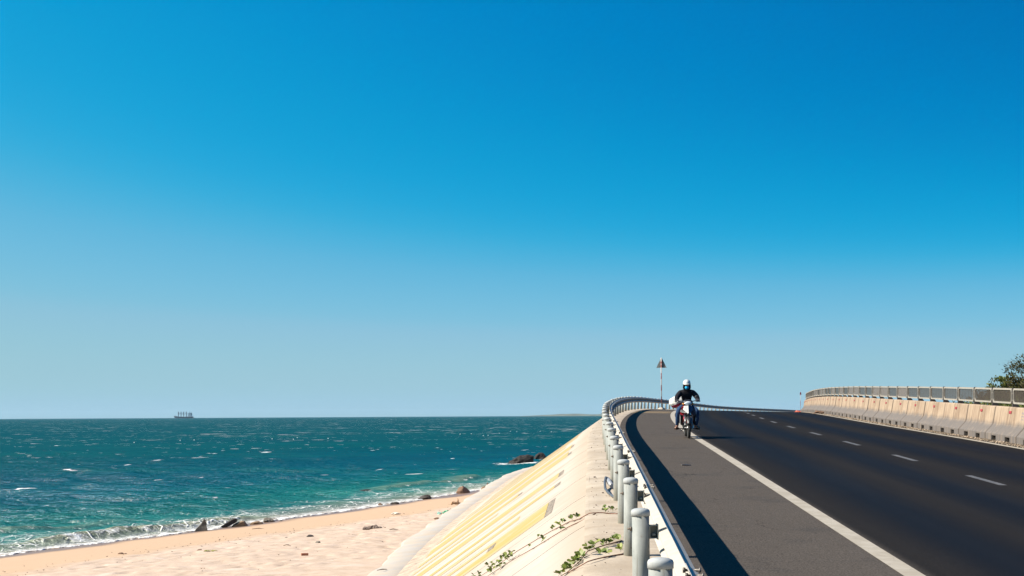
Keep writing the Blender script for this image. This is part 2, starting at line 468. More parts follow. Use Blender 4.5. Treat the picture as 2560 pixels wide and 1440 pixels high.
emb = thing('embankment', 'sunlit concrete slope with faded yellow lettering between the road and the beach', 'embankment', (0, 0, 0))
JOINT0, JSTEP = 21.4-4.15*9, 4.15
def slab_prof(s):
    te = toeoff(s)
    o = [CREST+.03, CREST-.03, CREST-.11, CREST-.22]
    L = list(np.linspace(CREST-.45, te, 7))
    return o+L
def slope_pt(s, o, up=0.0):
    x, y, z, th = line(s); k = kslope(s)
    d = CREST-o
    zz = z-d/k
    if d < .3: zz -= .03*(1-max(0, d)/.3)**2 * (1 if d > -.05 else 1.2)
    nz = k/math.hypot(1, k); nx = -1/math.hypot(1, k)
    c, sn = math.cos(th), math.sin(th)
    oo = o+nx*up
    return (x+c*oo, y-sn*oo, zz+nz*up)
sr = random.Random(11)
for k in range(0, 44):
    a = JOINT0+JSTEP*k+.021; b = JOINT0+JSTEP*(k+1)-.021
    if b > 150: break
    lift = 0.0
    ns = 5
    ss = np.linspace(a, b, ns)
    rows = [slab_prof(s) for s in ss]; m = len(rows[0])
    vs = []; fs = []; uvs = []
    for layer in (0, 1):
        for s, r in zip(ss, rows):
            for o in r:
                wob = 0.003*noise.noise((s*.9, o*1.1, 5.5)) if layer == 0 else 0
                vs.append(slope_pt(s, o, lift+wob-(.12 if layer else 0))); uvs.append((o, s))
    N = ns*m
    for i in range(ns-1):
        for j in range(m-1):
            q = (i*m+j, i*m+j+1, (i+1)*m+j+1, (i+1)*m+j)
            fs.append(q)
    # the edges of the slab get their own vertices so that the joint stays crisp
    ring = [i*m for i in range(ns)]+[(ns-1)*m+j for j in range(1, m)]+[i*m+m-1 for i in range(ns-2, -1, -1)]+[j for j in range(m-2, 0, -1)]
    vs = vs[:N]+[vs[q] for q in ring]+[vs[N+q] for q in ring]; uvs = uvs[:N]+[uvs[q] for q in ring]*2
    R0 = N; R1 = N+len(ring)
    for q in range(len(ring)):
        q2 = (q+1) % len(ring); fs.append((R0+q, R0+q2, R1+q2, R1+q))
    me = bpy.data.meshes.new('slope_slab'); me.from_pydata(vs, [], fs); me.materials.append(M_SLOPE)
    l = me.uv_layers.new(name='UVMap')
    for lp in me.loops: l.data[lp.index].uv = uvs[lp.vertex_index]
    me.polygons.foreach_set('use_smooth', [i < (ns-1)*(m-1) for i in range(len(fs))])
    me.update()
    put('slope_slab', me, emb)
# bed under the slabs, seen in the joints
def bed_z(s, o): return slope_pt(s, o, -.07)[2]
ob = strip('slope_bed', list(np.arange(-16, 155, 1.5)), [0, 1, 2, 3, 4], joint_mat())
P = []; U = []
for s in np.arange(-16, 155, 1.5):
    te = toeoff(s)
    for f_ in np.linspace(0, 1, 5):
        o = (CREST-.02)*(1-f_)+te*f_; P.append(slope_pt(s, o, -.06)); U.append((o, s))
nS = len(np.arange(-16, 155, 1.5)); old = ob
ob = grid_mesh('slope_bed', np.array(P).reshape(nS, 5, 3), old.data.materials[0], np.array(U).reshape(nS, 5, 2))
bpy.data.objects.remove(old); ob.name = 'slope_bed'; ob.parent = emb
def paint_patch(name, s0, s1, o0, o1, mat, up=.0045, parent=emb):
    """painted stroke on the slope from offset o0 (upper) to o1 (lower)"""
    ns = max(2, int((s1-s0)/.5)+1); no = max(2, int((o0-o1)/.6)+1)
    vs = []; uvs = []; fs = []
    for s in np.linspace(s0, s1, ns):
        for o in np.linspace(o0, o1, no):
            vs.append(slope_pt(s, o, up+.003*noise.noise((s*.9, o*1.1, 5.5)))); uvs.append((o, s))
    for i in range(ns-1):
        for j in range(no-1): fs.append((i*no+j, i*no+j+1, (i+1)*no+j+1, (i+1)*no+j))
    me = bpy.data.meshes.new(name); me.from_pydata(vs, [], fs); me.materials.append(mat)
    l = me.uv_layers.new(name='UVMap')
    for lp in me.loops: l.data[lp.index].uv = uvs[lp.vertex_index]
    return put(name, me, parent)
# strokes of the big letters, seen almost edge-on from the road
STROKES = [(22.45, 25.1, -1.14, -2.05), (22.45, 23.75, -2.05, -5.0), (24.55, 25.1, -2.05, -5.0),
           (26.25, 26.95, -1.75, -5.0), (27.95, 28.65, -1.12, -5.0), (30.55, 31.95, -1.10, -5.0),
           (33.0, 33.5, -2.6, -5.0), (34.6, 35.6, -2.2, -5.0), (37.0, 39.4, -1.0, -5.0), (40.6, 43.6, -1.0, -4.9),
           (45.2, 46.6, -1.3, -4.9), (48.0, 49.4, -1.0, -4.9), (51.0, 54.2, -1.05, -4.6), (56.2, 57.6, -1.0, -4.9),
           (59.5, 62.5, -1.2, -4.8), (65, 66.6, -1.2, -4.8), (69, 71.6, -1.3, -4.8)]
for st in STROKES: paint_patch('painted_stroke', st[0], st[1], st[2], st[3], M_YEL)
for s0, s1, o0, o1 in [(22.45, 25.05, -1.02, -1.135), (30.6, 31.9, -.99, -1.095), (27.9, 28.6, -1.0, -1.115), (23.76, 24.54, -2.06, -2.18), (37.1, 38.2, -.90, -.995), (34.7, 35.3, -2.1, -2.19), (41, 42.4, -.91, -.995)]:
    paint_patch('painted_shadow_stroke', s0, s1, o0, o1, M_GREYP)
# toe beam: sandy gutter, then a flat concrete strip with a face down to the sand
def toe_mat():
    t = NT('toe_beam_concrete'); uv = t.uv(); n = t.noise(t.pos, .9, 6, .6); f = t.noise(t.pos, 30, 4)
    c = t.mix(t.sstep(n, .3, .7), (.315, .282, .248), (.360, .330, .298))
    c = t.mix(t.sstep(t.voro(t.pos, 5.5), .0, .05, .8, 0), c, (.1020, .0799, .0629))
    c = t.mix(t.sstep(t.noise(t.pos, 1.3, 6, .65), .40, .66, 0, .55), c, (.4216, .3247, .2261))
    t.P(Base_Color=c, Roughness=.9); t.bump(f, .3, .01); return t.m
M_TOE = toe_mat()
P = []; U = []
ST = np.arange(-16, 152, 1.0)
TW = [(.14, .03), (.0, -.02), (-.12, -.035), (-.24, -.02), (-.36, .0), (-1.05, -.07), (-1.16, -.13), (-1.25, -1.6)]
for s in ST:
    te = toeoff(s); w = 1+.16*noise.noise((s*.35, 1.2, 0))+.10*noise.noise((s*1.3, 4.2, 0))
    x, y, z, th = line(s)
    for d, dz in TW:
        o = te+d*w; P.append((x+math.cos(th)*o, y-math.sin(th)*o, toez(s)+dz+.010*noise.noise((s*.5, d*3, 2)))); U.append((o, s))
tb = grid_mesh('toe_beam', np.array(P).reshape(len(ST), len(TW), 3), M_TOE, np.array(U).reshape(len(ST), len(TW), 2))
tb.parent = emb
# sand washed into the gutter
def gut_mat():
    t = NT('gutter_sand'); n = t.noise(t.pos, 3.0, 6, .7); n2 = t.noise(t.pos, 18, 4)
    c = t.mix(t.sstep(n, .3, .65), (.2210, .1700, .1318), (.4420, .3400, .2550)); c = t.mix(t.sstep(n2, .55, .7, 0, .5), c, (.1105, .0850, .0680))
    t.P(Base_Color=c, Roughness=.95); t.bump(n2, .6, .03); return t.m
P = []
for s in ST:
    te = toeoff(s); x, y, z, th = line(s); a = .6+.6*noise.noise((s*.4, 7, 0))
    for d, dz in ((.40, .27), (.22, .165), (.08, .075), (-.06, .035), (-.22, .02), (-.36, -.05)):
        o = te+d; w_ = max(0, min(1, .5+.5*a)); P.append((x+math.cos(th)*o, y-math.sin(th)*o, toez(s)+dz+(.012 if -.2 < d < .3 else -.03*(1-w_))+.02*w_*(abs(d) < .2)))
gs = grid_mesh('gutter_sand', np.array(P).reshape(len(ST), 6, 3), gut_mat()); gs.parent = emb; gs['kind'] = 'stuff'
# ------------------------------------------------------------------ beach
def sand_mat():
    t = NT('beach_sand'); sd = t.attr('sd')
    big = t.noise(t.pos, .35, 5); n = t.noise(t.pos, 2.2, 6, .65); f = t.noise(t.pos, 30, 4, .7)
    sdn = t.math('ADD', sd, t.math('MULTIPLY', t.math('SUBTRACT', big, .5), 3.0))
    dry = t.sstep(sdn, 8.0, 9.6)
    damp = t.mix(n, (.3935, .2659, .1709), (.4327, .3007, .1998))
    dr = t.mix(t.sstep(n, .3, .7), (.3735, .2785, .2097), (.4590, .3545, .2766))
    dr = t.mix(t.sstep(t.noise(t.scale(t.pos, (.5, 1.6, 1)), 1.1, 5), .55, .75, 0, .6), dr, (.5119, .4304, .3732))
    c = t.mix(dry, damp, dr)
    wet = t.sstep(t.math('ADD', sd, t.math('MULTIPLY', t.math('SUBTRACT', t.noise(t.pos, .22, 3), .5), 2.6)), 1.5, 2.7, 1, 0)
    c = t.mix(t.math('MULTIPLY', wet, .9), c, (.1735, .1044, .0677))
    wrack = t.math('MULTIPLY', t.sstep(t.math('ABSOLUTE', t.math('SUBTRACT', sdn, 8.3)), .0, .45, 1, 0), t.sstep(t.noise(t.pos, 5, 5, .7), .56, .66))
    c = t.mix(t.math('MULTIPLY', wrack, .65), c, (.1575, .1044, .0710))
    peb = t.math('MULTIPLY', t.sstep(t.voro(t.pos, 3.1), .0, .06, 1, 0), t.sstep(t.noise(t.pos, .9, 3), .5, .62))
    c = t.mix(t.math('MULTIPLY', peb, t.math('ADD', t.math('MULTIPLY', dry, .6), .15)), c, (.1440, .0949, .0710))
    t.P(Base_Color=c, Roughness=t.mix(wet, (.95,)*3, (.35,)*3))
    t.b.inputs['Specular IOR Level'].default_value = .25
    h = t.math('ADD', t.math('MULTIPLY', n, dry), t.math('MULTIPLY', f, .25))
    t.bump(h, .6, .05); return t.m
SDL = np.concatenate([np.arange(-16, -4, 1.0), np.arange(-4, 3, .35), np.arange(3, 7.5, .25), np.arange(7.5, 18.5, .11), np.arange(18.5, 27, .6)])
TL = np.concatenate([np.arange(36, 108, 1.5), np.arange(108, 116, .4), np.arange(116, 160, .12), np.arange(160, 178, .3), np.arange(178, 205, 1.0)])
P = np.zeros((len(TL), len(SDL), 3)); A = np.zeros((len(TL), len(SDL)))
for i, tt in enumerate(TL):
    bx, by = np.interp(tt, TT, SHX), np.interp(tt, TT, SHY); nx, ny = np.interp(tt, TT, NX), np.interp(tt, TT, NY)
    zz = sandz(SDL)
    for j, sd_ in enumerate(SDL):
        x, y = bx+nx*sd_, by+ny*sd_
        k = min(1, max(0, (sd_-7.6+1.2*noise.noise((x*.2, y*.2, 0)))/1.6))
        dz = 0
        if sd_ > 1.5: dz += .03*noise.noise((x*.25, y*.25, 1.0))
        if k > 0:
            q = noise.noise((x*1.7, y*1.7, 4.0)); q2 = noise.noise((x*3.3+.6*q, y*2.4, 9.0)); q3 = noise.noise((x*.7, y*.7, 2.0))
            dz += k*(.035*q-.17*max(0, q2-.18)+.04*q3)
        P[i, j] = (x, y, zz[j]+dz); A[i, j] = sd_
beach = grid_mesh('beach', P, sand_mat(), None, {'sd': A}); tag(beach, kind='structure')
# ------------------------------------------------------------------ sea
def water_mat():
    t = NT('sea_water'); sd = t.attr('sd'); ridge = t.attr('ridge'); p = t.pos
    d = t.math('MULTIPLY', sd, -1.0)
    big = t.noise(t.scale(p, (.010, .022, 1)), 1, 5, .6); mid = t.noise(t.scale(p, (.05, .11, 1)), 1, 4)
    dd = t.math('ADD', d, t.math('MULTIPLY', t.math('SUBTRACT', mid, .5), t.sstep(d, 0, 60, 2.5, 30)))
    lg = t.math('LOGARITHM', t.math('MAXIMUM', t.math('ADD', dd, 1.0), .2), 10.0)     # 0 at the edge, 1 at 9 m, 2 at 99 m
    c = t.ramp(t.lin(lg, -.2, 3.0), [(.0, (.3520, .2514, .1854)), (.10, (.2640, .2430, .1854)), (.20, (.1232, .1844, .1390)), (.30, (.0194, .1382, .1251)), (.40, (.0053, .1005, .1000)), (.50, (.0026, .0687, .0982)), (.58, (.0018, .0553, .0834)), (.68, (.0009, .0586, .0704)), (.82, (.0009, .0553, .0685)), (1.0, (.0009, .0503, .0649))])
    c = t.mix(t.sstep(big, .4, .65, 0, .5), c, (.0009, .0436, .0649))
    c = t.mix(t.math('MULTIPLY', t.sstep(t.noise(t.scale(p, (.02, .05, 1)), 1.0, 3), .5, .68), t.sstep(d, 10, 26, 0, .55)), c, (.0035, .0713, .0788))
    facet_shade = t.noise(t.scale(p, (.55, 1.5, 1)), 1, 6, .7)
    c = t.mix(t.math('MULTIPLY', t.sstep(facet_shade, .50, .66), t.sstep(d, 3, 12, 0, .40)), c, t.mix(.5, c, (.0, .012, .022)))  # dark sides of small wave facets, shading painted into the water colour
    c = t.mix(t.math('MULTIPLY', ridge, .75), c, (.2000, .1979, .1221))
    # whitecaps offshore: short crests lying across the wind
    # (wavelets near, longer crests far out)
    w1 = t.noise(t.scale(p, (.26, .62, 1)), 1, 6, .62, dist=.5)
    pat = t.noise(t.scale(p, (.018, .03, 1)), 1, 3)
    th = t.math('ADD', .644, t.math('MULTIPLY', t.math('SUBTRACT', pat, .5), -.22))
    th = t.math('ADD', th, t.sstep(d, 15, 70, .03, 0))
    cap1 = t.sstep(w1, th, t.math('ADD', th, .045))
    w2 = t.noise(t.scale(p, (.07, .12, 1)), 1, 7, .66, dist=.6)
    th2 = t.math('ADD', .636, t.math('MULTIPLY', t.math('SUBTRACT', pat, .5), -.20))
    cap2 = t.math('MULTIPLY', t.sstep(w2, th2, t.math('ADD', th2, .05)), t.sstep(d, 150, 450))
    cap = t.math('MULTIPLY', t.math('MAXIMUM', cap1, cap2), t.sstep(d, 6, 16))
    # surf: lace and bores
    lace = t.voro(t.mix(.22, p, t.noise(p, 1.1, 4, out='Color'), 'ADD'), 1.15, feat='DISTANCE_TO_EDGE')
    lace2 = t.voro(t.mix(.22, p, t.noise(p, 2.3, 4, out='Color'), 'ADD'), 2.6, feat='DISTANCE_TO_EDGE')
    lc = t.math('MAXIMUM', t.sstep(lace, .0, .085, 1, 0), t.math('MULTIPLY', t.sstep(lace2, .0, .07, 1, 0), .8))
    zone = t.math('MULTIPLY', t.sstep(d, 6.5, 3.0, 0, 1), t.sstep(t.noise(t.scale(p, (.5, .5, 1)), 1, 4), .38, .62))
    foam_n = t.noise(p, 1.6, 6, .68)
    edge = t.math('MULTIPLY', t.sstep(t.math('ADD', d, t.math('MULTIPLY', foam_n, 1.3)), 2.0, .75, 0, 1), t.sstep(foam_n, .42, .54))
    bore = t.attr('foam')
    br = t.sstep(t.math('ADD', bore, t.math('MULTIPLY', t.math('SUBTRACT', foam_n, .5), 1.9)), .50, .84)
    foam = t.math('MAXIMUM', t.math('MAXIMUM', t.math('MULTIPLY', lc, zone), edge), t.math('MAXIMUM', br, cap), clamp=True)
    cf = t.mix(foam, c, (.80, .80, .78))
    t.P(Base_Color=cf, Roughness=.9)
    t.b.inputs['Specular IOR Level'].default_value = 0
    gl = t.new('ShaderNodeBsdfGlossy'); gl.inputs['Roughness'].default_value = .18
    mx = t.new('ShaderNodeMixShader'); t.link(t.math('MULTIPLY', t.math('SUBTRACT', 1.0, foam), .055), mx.inputs[0])
    t.link(t.b.outputs[0], mx.inputs[1]); t.link(gl.outputs[0], mx.inputs[2]); t.link(mx.outputs[0], t.o.inputs['Surface'])
    h1 = t.noise(t.scale(p, (.9, 1.9, 1)), 1, 5, .6); h2 = t.noise(t.scale(p, (.22, .5, 1)), 1, 4)
    h3 = t.noise(t.scale(p, (2.2, 5.5, 1)), 1, 4, .6)
    h = t.math('ADD', t.math('ADD', t.math('MULTIPLY', h1, .40), t.math('MULTIPLY', h3, .16)), t.math('ADD', t.math('MULTIPLY', h2, .45), t.math('MULTIPLY', foam, .12)))
    bn = t.bump(h, 1.0, .95); t.link(bn, gl.inputs['Normal'])
    return t.m
ang = np.radians(np.concatenate([np.linspace(-88, -24, 33)[:-1], np.linspace(-24, 6, 460)[:-1], np.linspace(6, 34, 30)]))
r_ = [30.0]
while r_[-1] < 13500: r_.append(r_[-1]+max(.28, (r_[-1]**2)/(5.2*3500)*.85))
rr = np.array(r_)
RR, AA = np.meshgrid(rr, ang, indexing='ij')
WX, WY = RR*np.sin(AA), RR*np.cos(AA)
near = RR < 420
SD = np.full(RR.shape, -400.0); TS = np.zeros(RR.shape)
a_, b_ = shore_sd(WX[near], WY[near]); SD[near] = a_; TS[near] = b_
far = ~near; SD[far] = -RR[far]
blend = np.clip((RR-300)/120, 0, 1); SD = np.where(near, SD*(1-blend)+blend*-RR, SD)
DR = np.maximum(.28, RR**2/(5.2*3500)*.85)
H = np.zeros(RR.shape)
wr = np.random.RandomState(5)
for k in range(46):
    L = .9*(11/.9)**wr.rand(); a = math.radians(250+wr.normal(0, 22)); amp = .0085*L**.75
    amp_f = amp*np.clip((L/DR-1.2)/2, 0, 1)
    H += amp_f*np.sin(2*math.pi/L*(WX*math.cos(a)+WY*math.sin(a))+wr.rand()*6.28)
def vn(x, y, sc, seed):
    """value noise on arrays"""
    x = x*sc; y = y*sc; xi = np.floor(x).astype(int); yi = np.floor(y).astype(int); fx = x-xi; fy = y-yi
    fx = fx*fx*(3-2*fx); fy = fy*fy*(3-2*fy)
    def h(a, b): return np.modf(np.abs(np.sin(a*127.1+b*311.7+seed*74.7)*43758.5453))[0]
    return (h(xi, yi)*(1-fx)+h(xi+1, yi)*fx)*(1-fy)+(h(xi, yi+1)*(1-fx)+h(xi+1, yi+1)*fx)*fy
dep = np.clip(-SD, 0, None)
H *= np.clip(dep/9, 0.10, 1)
tsm = TS+ (vn(WX, WY, .9, 2)-.5)*.6
br1 = 2.5+1.3*(vn(tsm, tsm*0, .07, 1)-.5)*2+.5*(vn(tsm, tsm*0, .45, 4)-.5)
a1 = np.clip(vn(tsm, tsm*0, .13, 3)*1.7-.45, 0, 1)*.32*(.75+.5*vn(WX, WY, 1.3, 9))
x1 = dep-br1
R1 = a1*np.exp(-np.where(x1 < 0, (x1/.45)**2, (x1/1.15)**2))
br2 = 5.6+1.6*(vn(tsm, tsm*0, .05, 11)-.5)*2
a2 = np.clip(vn(tsm, tsm*0, .10, 13)*1.8-.75, 0, 1)*.26
x2 = dep-br2
R2 = a2*np.exp(-np.where(x2 < 0, (x2/.5)**2, (x2/1.3)**2))
R1[SD > 0] = 0; R2[SD > 0] = 0
H += R1+R2
foam = np.clip(a1/.4, 0, 1)*np.exp(-((x1+.55)/.45)**2)*.62+np.clip(a1/.4, 0, 1)*np.exp(-(x1/.35)**2)*vn(WX, WY, .8, 21)*.9+np.clip(a2/.26, 0, 1)*np.exp(-((x2+.3)/.45)**2)*.75
for rx, ry, rr_ in ((1.0, 148.6, 1.5), (-1.2, 149.8, 1.1), (2.6, 149.0, 1.0), (-10.2, 97.2, .8)):
    foam += .62*np.exp(-(((WX-rx)/(rr_*1.3))**2+((WY-ry)/1.6)**2))
ridge = np.clip((R1+R2*.7)/.25, 0, 1)
run = .35+.8*vn(tsm, tsm*0, .11, 31)+.5*vn(tsm, tsm*0, .6, 33)
bed = sandz(SD)
top = np.where(SD > -1.2, np.maximum(H*np.clip((1.0-SD)/2.2, 0, 1), bed+.022), H)
WZ = np.where(SD > run, bed-.4, top)
sea = grid_mesh('sea', np.stack([WX, WY, WZ], -1), water_mat(), None, {'sd': SD, 'ridge': ridge, 'foam': foam})
tag(sea, kind='structure')
# ------------------------------------------------------------------ land beyond the barrier, far headland
def land_mat():
    t = NT('dry_ground'); n = t.noise(t.pos, .25, 6, .65); f = t.noise(t.pos, 6, 5)
    c = t.mix(t.sstep(n, .35, .65), (.1360, .1105, .0595), (.2890, .2295, .1530)); c = t.mix(t.sstep(f, .5, .7, 0, .6), c, (.0680, .0765, .0298))
    t.P(Base_Color=c, Roughness=.95); t.bump(f, .5, .05); return t.m
def land_z(s, o): return line(s)[2]-cross(s)*11.9-.03-.05*min(20, o-11.9)+.25*noise.noise((s*.06, o*.06, 2))*min(1, (o-11.9)/4)
tag(strip('ground', list(np.arange(-30, 130, 2.0))+list(np.arange(130, 300, 5.0)), [11.88, 12.6, 13.5, 15, 17, 20, 24, 30, 40, 60, 90], land_mat(), 0, land_z), kind='structure')
P = np.zeros((60, 12, 3))
for i in range(60):
    for j in range(12):
        u = i/59; v = j/11
        h = 46*math.sin(math.pi*min(1, u*1.0))**.5*(.55+.45*noise.noise((u*5, 2.1, 0)))*(.5+.5*u)
        P[i, j] = (60+u*1400, 12200+v*900, h*math.sin(math.pi*v)**.6*(1+.25*noise.noise((u*14, v*6, 1)))-.5)
hm = plain('scrub_hill', (.10, .11, .07), .95, 0, .3, .01)
tag(grid_mesh('hills', P, hm), kind='structure')
# ------------------------------------------------------------------ guardrail
def galv(name, base, var=.12, rough=.55, metal=0.0):
    t = NT(name); p = t.obj(); n = t.noise(t.pos, 7, 5, .65); s = t.noise(t.scale(t.pos, (30, 30, 3.5)), 1, 4)
    c = t.mix(t.sstep(n, .3, .7), tuple(b*(1-var) for b in base), tuple(min(1, b*(1+var)) for b in base))
    c = t.mix(t.sstep(s, .55, .75, 0, .35), c, tuple(b*.62 for b in base))
    t.P(Base_Color=c, Roughness=t.mix(n, (rough-.08,)*3, (rough+.15,)*3), Metallic=metal)
    t.b.inputs['Specular IOR Level'].default_value = .04
    t.bump(n, .08, .01); return t.m
def post_mat():
    t = NT('galvanised_post'); n = t.noise(t.pos, 6, 5, .65); s = t.noise(t.scale(t.pos, (26, 26, 2.5)), 1, 4); z = t.sep(t.obj())[2]
    c = t.mix(t.sstep(n, .3, .7), (.2007, .2147, .2061), (.2621, .2732, .2609)); c = t.mix(t.sstep(s, .52, .75, 0, .4), c, (.1506, .1561, .1428))
    sandy = t.math('MULTIPLY', t.sstep(t.math('ADD', z, t.math('MULTIPLY', n, .5)), .62, .22, 0, 1), .6)
    c = t.mix(sandy, c, (.2565, .2342, .1813))
    rust = t.math('MULTIPLY', t.sstep(t.noise(t.pos, 19, 5, .7), .60, .68), t.sstep(z, .25, .0, .25, 1))
    c = t.mix(rust, c, (.1115, .0558, .0275))
    run = t.noise(t.scale(t.pos, (38, 38, 1.6)), 1, 5, .65)
    c = t.mix(t.sstep(run, .54, .70, 0, .5), c, (.115, .100, .080))
    c = t.mix(t.sstep(t.noise(t.pos, 34, 4, .7), .62, .70, 0, .6), c, (.10, .085, .07))
    t.P(Base_Color=c, Roughness=.6, Metallic=0.0); t.b.inputs['Specular IOR Level'].default_value = .2; t.bump(n, .08, .01); return t.m
M_POST = post_mat(); M_CAP = galv('galvanised_cap', (.3128, .3264, .3283), rough=.42); M_RAIL = galv('galvanised_rail', (.375, .352, .315), .08, .6, 0.0)
M_BOLT = plain('rusty_bolt', (.1088, .0850, .0670), .6, .5, .3, 30)
M_BRK = galv('galvanised_bracket', (.2720, .2856, .2680))
G0 = pos(8.05, 0)
rail = thing('guardrail', 'galvanised steel crash barrier on round capped posts along the seaward road edge', 'guardrail', G0)
b = MB(); b.lathe([(.0695, -.25), (.0695, .748)], seg=20)
ME_POST = b.mesh('post', M_POST)
b = MB(); b.lathe([(.0725, .735), (.0755, .735), (.0758, .770), (.070, .783), (.05, .793), (.022, .797), (.0, .798)], seg=20)
ME_CAP = b.mesh('cap', M_CAP)
b = MB(); b.box((.1, 0, .66), (.07, .075, .006)); b.box((.1, 0, .56), (.07, .075, .006)); b.box((.1, .035, .61), (.07, .005, .106)); b.box((.068, 0, .61), (.006, .075, .106)); b.box((.131, 0, .61), (.006, .11, .12))
b.lathe([(.012, 0), (.012, .03), (.0, .03)], 0, 6, Matrix.Translation((.118, .0, .585)) @ Matrix.Rotation(-math.pi/2, 4, 'Y'))
ME_BRK = b.mesh('bracket', M_BRK)
b = MB(); b.lathe([(.008, 0), (.008, .038), (.0, .038)], 0, 8, Matrix.Translation((-.066, 0, .635)) @ Matrix.Rotation(-math.pi/2, 4, 'Y')); b.lathe([(.017, 0), (.017, .015), (.0, .016)], 0, 6, Matrix.Translation((-.070, 0, .635)) @ Matrix.Rotation(-math.pi/2, 4, 'Y'))
ME_BOLT = b.mesh('bolt', M_BOLT)
pr = random.Random(4)
for k in range(-2, 70):
    s = 8.05+3*k
    x, y, z, th = line(s)
    p = put('post', ME_POST, rail, (x-G0[0], y-G0[1], z-G0[2]+pr.uniform(-.012, .008)), -th)
    p.rotation_euler = (pr.uniform(-.012, .012), pr.uniform(-.012, .012), -th+pr.uniform(-.1, .1))
    put('cap', ME_CAP, p)
    put('bracket', ME_BRK, p)
    if s < 60: put('bolt', ME_BOLT, p)
WPROF = [(.012, .0), (.020, .015), (.078, .048), (.083, .060), (.083, .096), (.074, .110), (.004, .138), (.0, .150), (.0, .162), (.004, .174), (.074, .202), (.083, .216), (.083, .252), (.078, .264), (.020, .297), (.012, .312)]
ROFF, RH = .134, .432
b0 = MB(); 
def rail_piece(s0, s1, push):
    m = MB(); secs = []
    n = max(3, int((s1-s0)/.75)+1)
    for s in np.linspace(s0, s1, n):
        x, y, z, th = line(s)
        wob = .006*noise.noise((s*.7, 0, 3))
        ring = []
        for o, h in WPROF: ring.append((x+math.cos(th)*(ROFF+o+push+wob), y-math.sin(th)*(ROFF+o+push+wob), z+RH+h+.006*noise.noise((s*.5, 5, 0))))
        for o, h in WPROF[::-1]: ring.append((x+math.cos(th)*(ROFF+o+push+wob+.0045), y-math.sin(th)*(ROFF+o+push+wob+.0045), z+RH+h+.006*noise.noise((s*.5, 5, 0))))
        secs.append(ring)
    m.loft(secs, 0, True, False)
    return m.build('rail_beam', M_RAIL, rail, G0)
M_HEX = plain('dark_bolt', (.12, .11, .10), .55, .6, .3, 30)
b = MB(); b.lathe([(.016, -.05), (.016, -.034), (.008, -.034), (.008, .045), (.017, .045), (.013, .055), (.0, .057)], 0, 8, Matrix.Rotation(math.pi/2, 4, 'Y'))
ME_SB = b.mesh('splice_bolt', M_HEX)
for k in range(-1, 34):
    s0 = 8.05+6*k-.17; s1 = 8.05+6*(k+1)+.17
    rp = rail_piece(s0, s1, .0048 if k % 2 else 0)
    if 8.05+6*k < 62:
        for ds in (-.09, .13):
            X, Y, Z, T = line(8.05+6*k+ds)
            for h in (.035, .125, .187, .277):
                put('splice_bolt', ME_SB, rp, (X+math.cos(T)*(ROFF+.052)-G0[0], Y-math.sin(T)*(ROFF+.052)-G0[1], Z+RH+h-G0[2]), -T)
# ------------------------------------------------------------------ concrete barrier units with red reflectors
def barrier_mat():
    t = NT('barrier_concrete'); p = t.pos; o = t.obj(); z = t.sep(o)[2]; r = t.rnd()
    n = t.noise(p, 1.6, 6, .62); f = t.noise(p, 24, 5)
    drip = t.noise(t.scale(o, (1, 7, .5)), 1, 6, .65); drip2 = t.noise(t.scale(p, (9, 9, .4)), 1, 4, .6)
    c = t.mix(t.sstep(n, .3, .7), (.2419, .1756, .1252), (.3158, .2411, .1747))
    c = t.mix(t.math('MULTIPLY', r, .30), c, (.3360, .2654, .1999))
    c = t.mix(t.sstep(drip, .48, .64, 0, .7), c, (.1478, .0991, .0664))
    c = t.mix(t.sstep(drip2, .58, .72, 0, .6), c, (.3763, .3024, .2276))
    grime = t.sstep(t.math('ADD', z, t.math('MULTIPLY', t.math('SUBTRACT', t.noise(t.scale(p, (2.2, 2.2, 1)), 1, 5, .6), .5), .28)), .58, .36, 0, .92)
    c = t.mix(grime, c, (.098, .090, .088))
    c = t.mix(t.math('MULTIPLY', t.sstep(drip2, .5, .66, 0, .5), t.sstep(z, .40, .2, 0, 1)), c, (.2285, .1789, .1386))
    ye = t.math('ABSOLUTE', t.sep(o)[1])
    c = t.mix(t.sstep(t.math('ADD', ye, t.math('MULTIPLY', t.math('SUBTRACT', n, .5), .10)), 1.37, 1.46, 0, .75), c, (.075, .060, .050))  # unit ends darkened in the colour: grime plus painted shade of the joint gaps
    hole = t.sstep(t.voro(p, 3.6), .0, .05, .85, 0)
    c = t.mix(hole, c, (.0470, .0311, .0218))
    t.P(Base_Color=c, Roughness=.9); t.b.inputs['Specular IOR Level'].default_value = .25
    t.bump(t.mix(.4, f, drip), .35, .012); return t.m
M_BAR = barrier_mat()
M_REFL = plain('red_reflector', (.34, .028, .025), .35, 0, .2, 20)
LB = 2.91
def bar_prof(z0):
    pts = [(.0, z0), (.0, .19), (.012, .205), (.185, .395), (.215, .45), (.285, .905), (.31, .93), (.45, .93), (.475, .905), (.545, .45), (.575, .395), (.748, .205), (.76, .19), (.76, z0)]
    return pts
b = MB()
cuts = [(-LB/2, -.88, 0), (-.88, -.42, 1), (-.42, .42, 0), (.42, .88, 1), (.88, LB/2, 0)]
for a, c_, slot in cuts:
    b.prism(bar_prof(.135 if slot else .0), a, c_, 0, lambda p, q, t: (p, t, q))
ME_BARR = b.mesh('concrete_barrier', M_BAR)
b = MB(); b.box((.262, 0, .78), (.025, .20, .07), 0, Matrix.Rotation(math.radians(8), 3, 'Y')); ME_REFL = b.mesh('reflector', M_REFL)
b = MB()
for i in range(3):
    for j in range(2): b.box((.2425+.0118*i, 1.02+.11*j, .62+.085*i-.0), (.003, .075, .05), 0, Matrix.Rotation(math.radians(8), 3, 'Y'))
M_STEN = plain('faded_stencil_ink', (.20, .17, .18), .9, 0, .3, 40)
